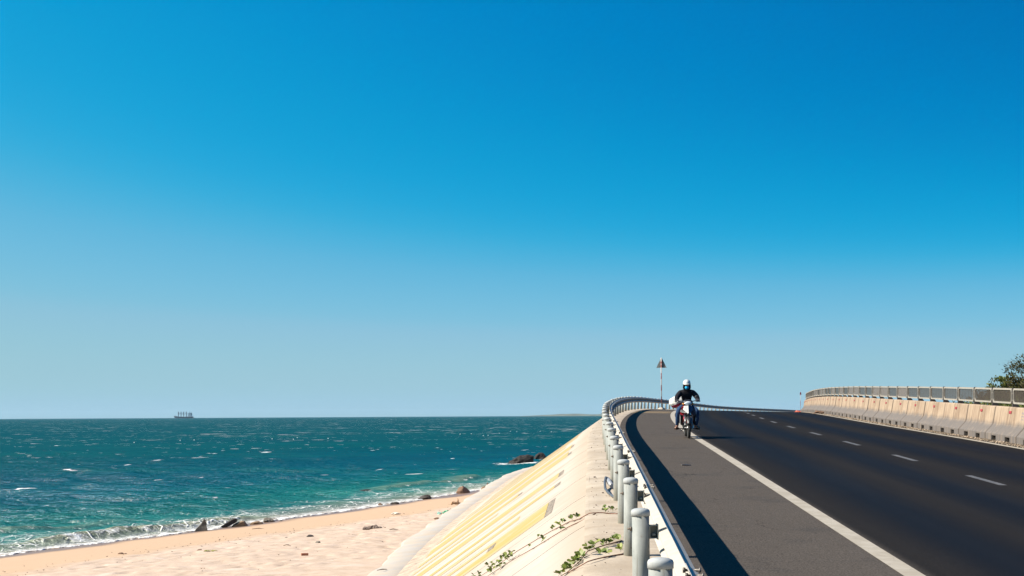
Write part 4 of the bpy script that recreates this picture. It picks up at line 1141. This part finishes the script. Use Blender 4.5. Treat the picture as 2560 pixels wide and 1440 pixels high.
m = MB(); m.box((54.5, 0, 24), (6, 6, 12), 0, None, .8); m.build('funnel', M_CRANE, ship)
m = MB(); m.tube([(41, 0, 30), (41, 0, 40)], .7, 0, 6); m.tube([(41, -3, 36), (41, 3, 36)], .3, 0, 5); m.build('mast', M_CRANE, ship)
m = MB(); m.tube([(-62, 0, 12), (-62, 0, 20)], .5, 0, 6); m.build('foremast', M_CRANE, ship)
m = MB(); secs = [[(x_, -w_, 3.0+h_), (x_, w_, 3.0+h_), (x_, w_*.6, -.5), (x_, -w_*.6, -.5)] for x_, w_, h_ in ((0, 2.6, .3), (6, 3.2, 0), (14, 2.6, .4), (18, .3, 1.2))]
tug = thing('small_boat', 'small dark boat lying at the stern of the cargo ship', 'boat', (SX+68, SD_-30, 0))
m.loft(secs, 0, True, False); m.build('hull', M_HULL, tug)
m = MB(); m.box((5.5, 0, 4.8), (5, 4, 3.4), 0, None, .85); m.build('wheelhouse', M_CRANE, tug); m = MB(); m.tube([(6, 0, 6), (6, 0, 12)], .3, 0, 5); m.build('mast', M_CRANE, tug)
# ------------------------------------------------------------------ rocks and litter on the beach
def rock_mat(name, a, b2, sc=4, wetb=True):
    t = NT(name); n = t.noise(t.obj(), sc, 6, .65); f = t.noise(t.obj(), sc*7, 5)
    c = t.mix(t.sstep(n, .35, .65), a, b2); c = t.mix(t.sstep(f, .55, .7, 0, .5), c, tuple(x*.4 for x in a))
    t.P(Base_Color=c, Roughness=.85); t.bump(t.mix(.4, n, f), .7, .05); return t.m
M_RDK = rock_mat('dark_rock', (.026, .020, .017), (.052, .040, .032)); M_RBK = rock_mat('black_wet_rock', (.006, .005, .0045), (.014, .010, .008)); M_RGY = rock_mat('grey_rock', (0.096, 0.084, 0.066), (0.162, 0.141, 0.114)); M_RTN = rock_mat('tan_rock', (0.162, 0.099, 0.051), (0.240, 0.162, 0.096)); M_RBR = rock_mat('brown_rock', (0.120, 0.063, 0.036), (0.180, 0.102, 0.060)); M_BRICK = rock_mat('old_brick', (.30, .11, .06), (.40, .17, .10), 12); M_RUB = rock_mat('pinkish_rubble', (.14, .095, .075), (.22, .165, .13), 10)
def rock_mesh(name, size, seed, mat, sub=3, rough=.28, flat=.35, cuts=3):
    bm = bmesh.new(); bmesh.ops.create_icosphere(bm, subdivisions=sub, radius=1)
    rn = random.Random(seed); off = Vector((seed*3.1, seed*1.7, seed*.9))
    planes = []
    for _ in range(cuts):
        n = Vector((rn.uniform(-1, 1), rn.uniform(-1, 1), rn.uniform(-.2, 1))).normalized(); planes.append((n, rn.uniform(.55, .85)))
    for v in bm.verts:
        p = v.co.copy(); p *= 1+rough*noise.noise(p*1.3+off)+rough*.5*noise.noise(p*3.1+off)+rough*.2*noise.noise(p*7+off)
        for n, d in planes:
            k = p.dot(n)
            if k > d: p -= n*(k-d)*.92
        if p.z < -flat: p.z = -flat-(p.z+flat)*.2*-1
        v.co = Vector((p.x*size[0], p.y*size[1], p.z*size[2]))
    me = bpy.data.meshes.new(name); bm.to_mesh(me); bm.free(); me.materials.append(mat)
    for pl in me.polygons: pl.use_smooth = False
    return me
def sand_at(x, y):
    sd_, _ = shore_sd([x], [y]); return max(-.3, float(sandz(sd_)[0]))
def rock(name, x, y, size, seed, mat, label, cat='rock', rz=0, ry=0, z=None, group=None, dz=0, **k):
    me = rock_mesh(name, size, seed, mat, **k)
    o = put(name, me, None, (x, y, (sand_at(x, y) if z is None else z)+dz), rz); o.rotation_euler[1] = ry
    return tag(o, label, cat, group)
# upright triangular slab
def slab(name, poly, th, x, y, rz, mat, label, seed, rx=0, dz=0):
    bm = bmesh.new(); n = len(poly)
    a = [bm.verts.new((p, -th/2, q)) for p, q in poly]; b2 = [bm.verts.new((p*.93, th/2, q*.96)) for p, q in poly]
    bm.faces.new(a[::-1]); bm.faces.new(b2)
    for i in range(n): bm.faces.new((a[i], a[(i+1) % n], b2[(i+1) % n], b2[i]))
    bmesh.ops.recalc_face_normals(bm, faces=bm.faces)
    bmesh.ops.bevel(bm, geom=bm.edges[:], offset=.02, segments=1, affect='EDGES')
    bmesh.ops.triangulate(bm, faces=bm.faces[:]); bmesh.ops.subdivide_edges(bm, edges=bm.edges[:], cuts=2, use_grid_fill=True)
    off = Vector((seed, seed*2.3, 0))
    for v in bm.verts: v.co += Vector((noise.noise(v.co*4+off), noise.noise(v.co*4-off), noise.noise(v.co*5+off*2)))*.028
    me = bpy.data.meshes.new(name); bm.to_mesh(me); bm.free(); me.materials.append(mat)
    o = put(name, me, None, (x, y, sand_at(x, y)+dz), rz); o.rotation_euler[0] = rx
    return tag(o, label, 'rock')
slab('shore_rock', [(-.36, -.12), (.24, -.12), (.25, .06), (.17, .49), (.12, .53), (-.06, .30), (-.30, .02)], .30, -13.98, 63.0, .10, M_RGY, 'upright triangular grey slab of rock standing at the water edge', 3, rx=-.10)
slab('shore_rock', [(-.45, -.10), (-.28, -.12), (.40, .25), (.44, .34), (.36, .42), (.22, .40), (-.34, .05)], .34, -13.25, 65.2, .15, M_RDK, 'dark tilted slab of rock leaning over the tan slab beside the triangular rock', 5)
slab('shore_rock', [(-.45, -.08), (.40, -.10), (.42, .0), (.24, .26), (.12, .27), (-.32, .06)], .36, -12.75, 65.3, .05, M_RTN, 'tan wedge of rock with a dark end beside the dark tilted slab', 8, rx=.2)
rock('shore_rock', -12.15, 66.5, (.30, .24, .16), 21, M_RTN, 'low flat tan rock between the tan wedge and the lumpy grey rock')
rock('shore_rock', -11.9, 68.2, (.30, .25, .26), 12, M_RGY, 'lumpy mottled grey rock just inland of the foam', rough=.4)
rock('pebble', -11.3, 68.3, (.08, .07, .06), 33, M_RDK, 'small dark stone right of the lumpy grey rock at the water edge', 'stone')
rock('shore_rock', -7.63, 81.0, (.16, .15, .15), 41, M_RBR, 'small round brown rock at the water edge left of the dark rock')
rock('shore_rock', -6.87, 81.6, (.28, .20, .19), 44, M_RDK, 'dark humped rock at the water edge right of the small brown one')
rock('shore_rock', -5.50, 86.8, (.52, .28, .24), 47, M_RDK, 'long low dark rock slanting into the foam', ry=-.28)
rock('shore_rock', -3.25, 93.6, (.54, .42, .50), 52, M_RBR, 'large rounded brown boulder at the end of the beach', sub=4, rough=.2)
rock('shore_rock', -1.95, 97.6, (.36, .30, .24), 58, M_RTN, 'orange brown rock lying against the toe of the embankment')
slab('shore_rock', [(-.08, -.1), (.10, -.1), (.08, .40), (.02, .52), (-.04, .36)], .12, -1.75, 97.3, .3, M_RBR, 'thin upright shard of brown rock at the toe of the embankment', 9)
rock('sea_rock', 1.25, 149.7, (1.5, 1.0, 1.0), 74, M_RBK, 'big black rock awash in the sea beyond the embankment', z=-.05, sub=5, rough=.30, flat=.5, cuts=1)
rock('sea_rock', 3.4, 163, (1.3, .8, .9), 66, M_RBK, 'smaller black rock partly hidden by the slope right of the big sea rock', z=-.1, sub=4, rough=.4, flat=.5)
rock('sea_rock', -10.2, 97.6, (.45, .32, .15), 69, M_RBK, 'flat dark rock barely breaking the surface off the beach', z=-.02, sub=4, rough=.35, flat=.5)
M_WOOD = plain('bleached_driftwood', (.30, .185, .11), .85, 0, .3, 9, .5); M_WOODD = plain('dark_driftwood', (.12, .08, .055), .9, 0, .3, 9, .5)
# driftwood: stub with an upright branch
x, y = -2.95, 73.8; dw = thing('driftwood', 'brown driftwood root with one branch sticking up, near the toe strip', 'driftwood', (x, y, sand_at(x, y)))
m = MB(); m.tube([(-.30, 0, .02), (-.16, .05, .12), (-.05, .0, .08), (.12, .03, .07), (.30, .0, .05)], [.05, .09, .07, .06, .02], 0, 9); m.build('trunk', M_WOOD, dw)
m = MB(); m.tube([(.03, 0, .05), (.08, .02, .20), (.06, .0, .34)], [.05, .045, .015], 0, 8); m.tube([(-.2, 0, .05), (-.24, -.06, .16)], [.05, .02], 0, 7); m.build('branch', M_WOOD, dw)
x, y = -5.48, 53.9; rb = thing('rubble_lump', 'ragged pinkish lump of old brick rubble lying on the dry sand', 'rubble', (x, y, sand_at(x, y)))
for i in range(6): put('stone', rock_mesh('stone', (.10+.02*(i % 3), .12, .09+.012*i), 80+i, M_RUB, sub=2, rough=.35), rb, (-.21+.085*i, .02*((i*7) % 3-1), .03), i*.7)
for i, (x, y, sz, mt, lb) in enumerate([(-5.22, 55.0, .07, M_RUB, 'small pinkish chip just right of the rubble lump'), (-4.95, 54.2, .05, M_RBR, 'tiny brown stone right of the rubble lump'), (-7.43, 51.3, .12, M_RDK, 'dark stone on the damp sand below the foam line, left of the rubble lump'), (-6.62, 47.6, .075, M_RGY, 'grey pebble on dry sand just above the lone brick'), (-13.4, 47.9, .095, M_RBR, 'brown coconut husk lying alone on smooth sand at far left'), (-13.18, 47.65, .05, M_RBR, 'small brown scrap beside the lone coconut husk'), (-8.31, 51.4, .05, M_RDK, 'small dark pebble left of the dark stone'), (-3.22, 59.5, .10, M_RBR, 'flat brown scrap below the green bags'), (-10.5, 46.9, .08, M_RBR, 'brown husk next to the yellow-green seaweed')]):
    rock('beach_stone', x, y, (sz*1.25, sz, sz*.7), 100+i, mt, lb, 'stone', sub=2)
x, y = -6.3, 42.4; br_ = thing('brick', 'lone red brick half buried in the dry sand', 'brick', (x, y, sand_at(x, y)+.02), .25)
m = MB(); m.box((0, 0, .03), (.215, .10, .075)); m.build('brick_body', M_BRICK, br_, bevel=.008)
# green plastic bags
M_GRN = plain('green_plastic_bag', (.02, .26, .13), .4, 0, .35, 14, .6); M_PGRN = plain('pale_green_plastic_bag', (.30, .50, .42), .4, 0, .3, 14, .6); M_WPL = plain('white_plastic_litter', (.68, .60, .50), .6, 0, .2, 12, .6)
for i, (x, y, sz, mt, lb) in enumerate([(-3.29, 62.9, (.10, .09, .11), M_PGRN, 'pale green crumpled plastic bag, left of the darker green one'), (-2.98, 63.2, (.17, .12, .13), M_GRN, 'bright green crumpled plastic bag near the toe strip'), (-5.58, 66.6, (.20, .12, .07), M_WPL, 'pale crumpled litter on smooth sand behind the rubble lump')]):
    rock('crumpled_bag', x, y, sz, 130+i, mt, lb, 'litter', sub=3, rough=.7, cuts=1, dz=.03)
M_WEED = plain('yellow_green_seaweed', (.30, .30, .05), .7, 0, .3, 14)
x, y = -10.0, 46.0; sw = thing('seaweed', 'small heap of yellow-green seaweed on the dry sand at left', 'seaweed', (x, y, sand_at(x, y)))
wr2 = random.Random(5); m = MB()
for i in range(16):
    a = wr2.uniform(-.3, .3); b_x = wr2.uniform(-.18, .18)
    m.tube([(b_x, wr2.uniform(-.06, .06), .02), (b_x+.06, a*.2, .06), (b_x+wr2.uniform(.08, .2), a*.5, .02)], [.012, .012, .004], 0, 5, flat=.3)
m.build('fronds', M_WEED, sw)
# twig litter on the tide line and the toe strip
for i, (x, y, ln, rz, lb) in enumerate([(-4.46, 52.6, .34, .3, 'dark broken twigs on dry sand right of the rubble lump'), (-7.49, 46.5, .26, -.1, 'thin brown stick on dry sand above the lone brick'), (-11.04, 60.8, .55, .2, 'long brown strand of dry weed on smooth damp sand')]):
    m = MB(); m.tube([(-ln/2, 0, .015), (-ln*.1, .03, .035), (ln/2, -.02, .015)], [.012, .016, .006], 0, 6); m.tube([(-ln*.1, .03, .03), (ln*.1, .12, .05)], [.010, .004], 0, 5)
    o = m.build('twig', M_WOODD, None, (0, 0, 0), (x, y, sand_at(x, y)), rz); tag(o, lb, 'twig')
sx_, sy_, sz_ = pos(36.2, toeoff(36.2)-.75)
m = MB(); m.tube([(-.18, 0, .02), (0, .03, .035), (.18, .14, .015)], [.008, .014, .006], 0, 6); m.tube([(-.05, .02, .03), (.10, -.05, .03)], [.010, .004], 0, 5)
tag(m.build('twig', M_WOODD, None, (0, 0, 0), (sx_, sy_, sz_), .6), 'dark forked twig lying on the grey toe strip', 'twig')
# small bits strewn over the sand
m = MB(); lr = random.Random(17)
for i in range(420):
    tt = lr.uniform(120, 172); sd_ = lr.gauss(8.6, .8) if i < 200 else lr.uniform(6, 17)
    x = np.interp(tt, TT, SHX)+np.interp(tt, TT, NX)*sd_; y = np.interp(tt, TT, SHY)+np.interp(tt, TT, NY)*sd_
    q = lr.uniform(.008, .02); m.ball((x, y, float(sandz(sd_))+q*.6), (q*lr.uniform(1, 2), q, q*.6), 0, 5, 3)
o = m.build('tide_litter', M_WOODD, None); tag(o, kind='stuff')
# ------------------------------------------------------------------ verge details: hose, vines, pebbles
M_HOSE = plain('grey_hose_rubber', (.07, .075, .085), .45, 0, .2, 20); M_PIPE = plain('grey_pvc', (.24, .25, .27), .4, 0, .2, 14)
def V_(s, o, up=0): return Vector((slope_pt(s, o, up) if o < CREST else (pos(s, o)[0], pos(s, o)[1], pos(s, o)[2]+.012+up)))
hz0 = Vector(pos(21.3, -.1)); hose = thing('hose', 'loop of grey rubber hose lying on the verge beside the guardrail posts', 'hose', hz0)
m = MB(); m.tube([V_(s, o, u)-hz0 for s, o, u in ((23.1, -.05, .02), (22.8, -.11, .10), (22.5, -.15, .14), (22.1, -.17, .10), (21.6, -.17, .04), (21.0, -.13, .025), (20.5, -.075, .02), (20.1, .0, .02), (19.7, .10, .02))], .020, 0, 8); m.build('hose_tube', M_HOSE, hose)
m = MB(); m.tube([V_(s, o, u)-hz0 for s, o, u in ((22.6, -.12, .11), (22.2, -.10, .09), (21.8, -.06, .06))], [.03, .045, .035], 0, 10); m.build('hose_coupling', M_PIPE, hose)
M_STEM = plain('red_brown_vine_stem', (.17, .07, .04), .8, 0, .3, 30)
def leaf_mat(name, a, b2):
    t = NT(name); r = t.rnd(); n = t.noise(t.obj(), 18, 3)
    t.P(Base_Color=t.mix(r, a, b2), Roughness=.5); t.b.inputs['Specular IOR Level'].default_value = .35
    t.b.inputs['Subsurface Weight'].default_value = 0
    return t.m
M_VLEAF = leaf_mat('vine_leaf', (.07, .105, .012), (.17, .19, .03))
# two-lobed leaf, folded along the midrib
b = MB()
for sx_ in (-1, 1):
    pts = [(0, 0, 0), (0, .055, -.004), (sx_*.012, .066, .004), (sx_*.030, .058, .012), (sx_*.037, .036, .016), (sx_*.030, .012, .012), (sx_*.012, -.002, .004)]
    b.add(pts, [tuple(range(7))], 0)
b.tube([(0, -.03, -.012), (0, 0, 0)], .002, 0, 4)
ME_VL = b.mesh('leaf', M_VLEAF)
def vine(label, stems, seed, clusters):
    p0 = V_(*stems[0][0]); o = thing('beach_vine', label, 'vine', p0); rn = random.Random(seed)
    m = MB()
    for st in stems:
        P = [V_(s, q, .012+.012*abs(noise.noise((i*1.3, seed, 0))))-p0 for i, (s, q) in enumerate(st)]
        Q = []
        for i in range(len(P)-1):
            for f_ in (0, .33, .66): Q.append(P[i].lerp(P[i+1], f_)+Vector((0, 0, .010*noise.noise((i+f_, seed*2, 1)))))
        Q.append(P[-1]); m.tube(Q, [.0075-.004*i/len(Q) for i in range(len(Q))], 0, 6)
    m.build('stem', M_STEM, o)
    for (s, q, n, spread) in clusters:
        for i in range(n):
            c = V_(s+rn.gauss(0, spread), q+rn.gauss(0, spread*.35), rn.uniform(.03, .05+spread*.5))-p0
            l = put('leaf', ME_VL, o, c); l.rotation_euler = (rn.uniform(.1, .9), rn.uniform(-.5, .5), rn.uniform(-2.2, 2.2)); k = rn.uniform(.5, .95); l.scale = (k, k, k)
    return o
vine('creeping vine with sparse green leaves running down the slope from the fourth post', [[(18.05, .02), (18.16, -.24), (18.12, -.41), (18.3, -.53), (18.69, -.66), (19.08, -.85), (19.52, -1.12), (19.9, -1.41), (19.84, -1.62), (20.03, -1.91), (20.2, -2.2)], [(18.11, -.33), (18.04, -.63), (18.24, -.78), (18.47, -.99), (18.9, -1.35), (19.2, -1.6), (19.35, -1.9)]], 3,
     [(18.2, -.10, 5, .06), (18.2, -.20, 6, .05), (18.35, -.56, 3, .05), (18.55, -.62, 4, .05), (18.85, -.74, 3, .05), (19.0, -.80, 3, .05), (19.15, -.90, 3, .04), (18.2, -.76, 4, .05), (18.5, -1.0, 4, .05), (19.5, -1.12, 2, .05), (18.75, -1.2, 3, .06), (19.45, -1.50, 16, .13), (19.3, -1.60, 12, .10), (19.2, -1.72, 10, .10), (19.9, -1.8, 8, .1), (19.6, -1.95, 8, .1), (20.1, -2.1, 5, .1)])
vine('leafy creeping vine on the near verge reaching the third visible post', [[(14.17, -.01), (14.07, -.10), (13.81, -.28), (13.55, -.43), (13.69, -.54), (13.84, -.65), (13.9, -.8)], [(15.22, -.06), (14.81, -.25), (14.3, -.43), (14.09, -.50), (13.79, -.63)]], 9,
     [(15.2, -.09, 6, .05), (15.05, -.15, 5, .05), (14.85, -.22, 6, .05), (14.7, -.27, 5, .05), (14.5, -.36, 6, .05), (14.2, -.44, 14, .07), (14.1, -.49, 12, .06), (13.95, -.54, 9, .05), (13.85, -.60, 8, .05), (14.25, -.09, 6, .05), (13.95, -.30, 5, .03), (14.0, -.24, 3, .03), (13.85, -.68, 7, .05)])
vine('little green sprigs growing behind the rail between second and third posts', [[(12.9, .12), (12.7, .16), (12.5, .2)]], 14, [(12.8, .14, 9, .07), (12.3, .16, 5, .05)])
m = MB(); lr = random.Random(23)
for i in range(260):
    s = 8+52*lr.random()**1.5; o_ = lr.uniform(-.42, .25); q = lr.uniform(.003, .009)*(1+ (lr.random() < .05)*1.0)
    c = V_(s, o_, q*.4); m.ball(c, (q*lr.uniform(1, 1.8), q, q*.7), 0, 5, 3)
tag(m.build('verge_grit', M_WOODD, None), kind='stuff')
# gravel swept against the barrier foot
M_GRAV = plain('gravel', (.34, .26, .19), .95, 0, .4, 3)
m = MB(); lr = random.Random(29)
for i in range(2600):
    s = 34+80*lr.random()**1.2; o_ = 10.18+.5*abs(lr.gauss(.5, .42)); q = lr.uniform(.006, .020)
    if o_ > 10.66: continue
    c = pos(s, o_); m.ball((c[0], c[1], c[2]+q*.35), (q*lr.uniform(1, 1.6), q*lr.uniform(1, 1.6), q*.7), 0, 5, 3)
tag(m.build('gravel', M_GRAV, None), kind='stuff')
M_ORNG = plain('orange_plastic', (.50, .10, .05), .6, 0, .3, 10)
for i, (s, o_, sz, lb) in enumerate([(112, 10.25, (.5, .25, .13), 'flat orange heap at the far end of the barrier row'), (77, 10.35, (.45, .2, .16), 'small reddish heap of soil against the barrier foot')]):
    c = pos(s, o_); rock('debris_heap', c[0], c[1], sz, 160+i, M_ORNG if i == 0 else M_RBR, lb, 'debris', z=c[2], rough=.6)
for i, (s, o_, sz) in enumerate([(27.7, 1.48, (.11, .05, .02)), (60.1, 2.9, (.16, .07, .03))]):
    c = pos(s, o_); rock('road_scrap', c[0], c[1], sz, 170+i, M_BLK, ['dark rubber scrap lying on the near shoulder', 'dark scrap lying on the far shoulder by the brow'][i], 'scrap', z=c[2]+.004, sub=2)
# ------------------------------------------------------------------ floats of a net
M_FLOAT = plain('pale_net_float', (.75, .70, .62), .4, 0, .1, 5)
b = MB(); b.ball((0, 0, .03), (.10, .10, .09), 0, 10, 7); b.tube([(0, 0, .11), (0, 0, .15)], .012, 0, 5); ME_FL = b.mesh('net_float', M_FLOAT)
fl = random.Random(31)
for px, py in [(335, 1104), (450, 1099), (485, 1098), (680, 1095), (733, 1096), (743, 1092), (820, 1094), (1150, 1083), (1178, 1082), (1208, 1087), (1220, 1086), (1248, 1081), (1276, 1076), (1292, 1077), (1350, 1076), (1378, 1077)]:
    Y = 5.2*3500/(py-1044+.0053*px+.6); o = put('net_float', ME_FL, None, ((px-1280)/3500*Y, Y, .05))
    tag(o, 'tiny pale float bobbing in the line of floats across the bay', 'float', 'net floats in the bay')
# ------------------------------------------------------------------ tree and shrubs behind the fence
M_BARK = plain('grey_brown_bark', (.10, .075, .055), .9, 0, .3, 8, .5)
def foliage_mat(name, a, b2, c2):
    t = NT(name); n = t.noise(t.pos, 1.6, 3); n2 = t.noise(t.pos, 9, 2)
    c = t.mix(t.sstep(n, .4, .62), a, b2); c = t.mix(t.sstep(n2, .55, .68), c, c2)
    t.P(Base_Color=c, Roughness=.6); t.b.inputs['Specular IOR Level'].default_value = .25
    tr = t.new('ShaderNodeBsdfTranslucent'); t.link(c, tr.inputs[0]); mx = t.new('ShaderNodeMixShader'); mx.inputs[0].default_value = .3
    t.link(t.b.outputs[0], mx.inputs[1]); t.link(tr.outputs[0], mx.inputs[2]); t.link(mx.outputs[0], t.o.inputs[0]); return t.m
M_FOL = foliage_mat('olive_foliage', (.055, .060, .018), (.085, .075, .022), (.14, .085, .035)); M_FOL2 = foliage_mat('fresh_foliage', (.10, .13, .03), (.17, .19, .05), (.24, .24, .09)); M_DRYF = foliage_mat('dry_twig_foliage', (.13, .10, .06), (.17, .14, .09), (.10, .10, .05))
def leaf_quad(m, c, d, up, ln, wd, mi=0):
    s_ = d.cross(up)
    if s_.length < 1e-4: s_ = d.orthogonal()
    s_.normalize()
    m.add([c, c+d*ln*.5+s_*wd*.5, c+d*ln, c+d*ln*.5-s_*wd*.5], [(0, 1, 2, 3)], mi)
def windblown_tree(name, label, base, h, spread, n_limb, n_twig, wind, mat, seed, cat, lsz=(.11, .045), group=None, n_leaf=26, twig_len=(.5, 1.1)):
    rn = random.Random(seed); o = thing(name, label, cat, base, 0, group)
    tr = MB(); lf = MB()
    fork = Vector((wind.x*.12*h, wind.y*.1*h, h*.32))
    tr.tube([(0, 0, -.3), (.03*h, 0, h*.15), fork], [.035*h, .03*h, .024*h], 0, 9)
    for i in range(n_limb):
        a = 2*math.pi*i/n_limb+rn.uniform(-.3, .3); el = rn.uniform(.25, 1.25)
        dirv = Vector((math.cos(a)*math.cos(el)*spread, math.sin(a)*math.cos(el)*spread, math.sin(el)*h*.62))
        tip = fork+dirv+wind*rn.uniform(.1, .5)*spread*.4
        mid = fork.lerp(tip, .5)+Vector((rn.uniform(-.1, .1), rn.uniform(-.1, .1), .08))*h*.3
        pth = [fork, fork.lerp(mid, .6), mid, mid.lerp(tip, .6), tip]
        tr.tube(pth, [.018*h, .014*h, .010*h, .006*h, .003*h], 0, 6)
        for k in range(n_twig):
            f_ = rn.uniform(.35, 1.0)
            p = mid.lerp(tip, (f_-.5)*2) if f_ > .5 else fork.lerp(mid, f_*2)
            p = p+Vector((rn.gauss(0, .12), rn.gauss(0, .12), rn.gauss(0, .09)))*spread*.8
            tdir = (dirv.normalized()*.35+wind*.85+Vector((rn.uniform(-.5, .5), rn.uniform(-.5, .5), rn.uniform(-.15, .55)))).normalized()
            ln = rn.uniform(*twig_len)*spread*.35
            q = p+tdir*ln*.5+Vector((0, 0, .03)); e = p+tdir*ln+Vector((0, 0, -.05*ln))
            tr.tube([p, q, e], [.006, .004, .002], 0, 4, cap=False)
            for j in range(n_leaf):
                u = rn.random()**.8; c = p.lerp(q, u*2) if u < .5 else q.lerp(e, u*2-1)
                c = c+Vector((rn.gauss(0, .055), rn.gauss(0, .055), rn.gauss(0, .04)))*spread*.7
                d = (tdir+Vector((rn.uniform(-.6, .6), rn.uniform(-.6, .6), rn.uniform(-.5, .5)))).normalized()
                leaf_quad(lf, c, d, Vector((rn.uniform(-1, 1), rn.uniform(-1, 1), 1)), lsz[0]*rn.uniform(.6, 1.3), lsz[1]*rn.uniform(.7, 1.3))
    tr.build('trunk', M_BARK, o, recalc=False); lf.build('crown', mat, o, recalc=False)
    return o
WIND = Vector((-.90, .1, .18))
def land_at(s, o_): x, y, z = pos(s, o_); return (x, y, land_z(s, o_))
windblown_tree('tree', 'windswept olive-green tree rising above the screen fence at the right edge', land_at(52.4, 17.9), 3.6, 2.3, 17, 40, WIND, M_FOL, 5, 'tree', n_leaf=34)
windblown_tree('shrub', 'dense olive shrub behind the second and third fence panels from the right', land_at(46.5, 14.0), 1.95, 1.45, 11, 22, WIND*.5, M_FOL, 15, 'shrub', (.09, .045), 'shrubs behind the screen fence')
windblown_tree('shrub', 'dense olive shrub behind the rightmost fence panel below the tree', land_at(43.0, 14.4), 2.15, 1.5, 11, 22, WIND*.5, M_FOL, 16, 'shrub', (.09, .045), 'shrubs behind the screen fence')
windblown_tree('shrub', 'fresh yellow-green shrub whose tips show above the fence left of the tree', land_at(49.5, 14.2), 1.85, 1.0, 9, 14, WIND*.3, M_FOL2, 17, 'shrub', (.10, .06), 'shrubs behind the screen fence')
windblown_tree('shrub', 'dark see-through shrub behind the fourth fence panel from the right', land_at(53.0, 14.6), 1.55, 1.2, 9, 16, WIND*.4, M_FOL, 18, 'shrub', (.09, .045), 'shrubs behind the screen fence')
windblown_tree('dry_bush', 'bare twiggy bush beyond the road end left of the barrier row', land_at(168, 16), 2.6, 1.5, 8, 8, WIND*.2, M_DRYF, 19, 'bush', (.10, .03), None, 7)
windblown_tree('dry_bush', 'low grey bush against the sky behind the far guardrail', land_at(176, 13.6), 2.0, 1.5, 8, 8, WIND*.2, M_DRYF, 20, 'bush', (.10, .03), None, 7)
m = MB(); lr = random.Random(37)
for i in range(5200):
    s = lr.uniform(35, 56); o_ = lr.uniform(11.75, 13.2); z = land_z(s, max(11.95, o_)); x, y, _ = pos(s, o_)
    h_ = lr.uniform(.5, 1.25)*min(1, max(.2, (57-s)/9)); d = Vector((lr.uniform(-.4, .2), lr.uniform(-.3, .3), 1)).normalized()
    leaf_quad(m, Vector((x, y, z+h_*lr.random()**.5*.9)), (d+Vector((lr.uniform(-.7, .7), lr.uniform(-.7, .7), 0))).normalized(), Vector((lr.uniform(-1, 1), 1, 0)), .16, .035)
tag(m.build('grass', M_FOL2, None, recalc=False), kind='stuff')
# ------------------------------------------------------------------ haze over the whole bay
hz = NT('sea_haze'); hz.n.remove(hz.b)
pv = hz.new('ShaderNodeVolumePrincipled'); pv.inputs['Color'].default_value = (.55, .80, 1.0, 1); pv.inputs['Density'].default_value = 1.6e-5; pv.inputs['Anisotropy'].default_value = .2
hz.link(pv.outputs[0], hz.o.inputs['Volume'])
m = MB(); m.box((0, 6600, 34), (29000, 14400, 80)); hb_ = m.build('haze', hz.m); tag(hb_, kind='stuff')
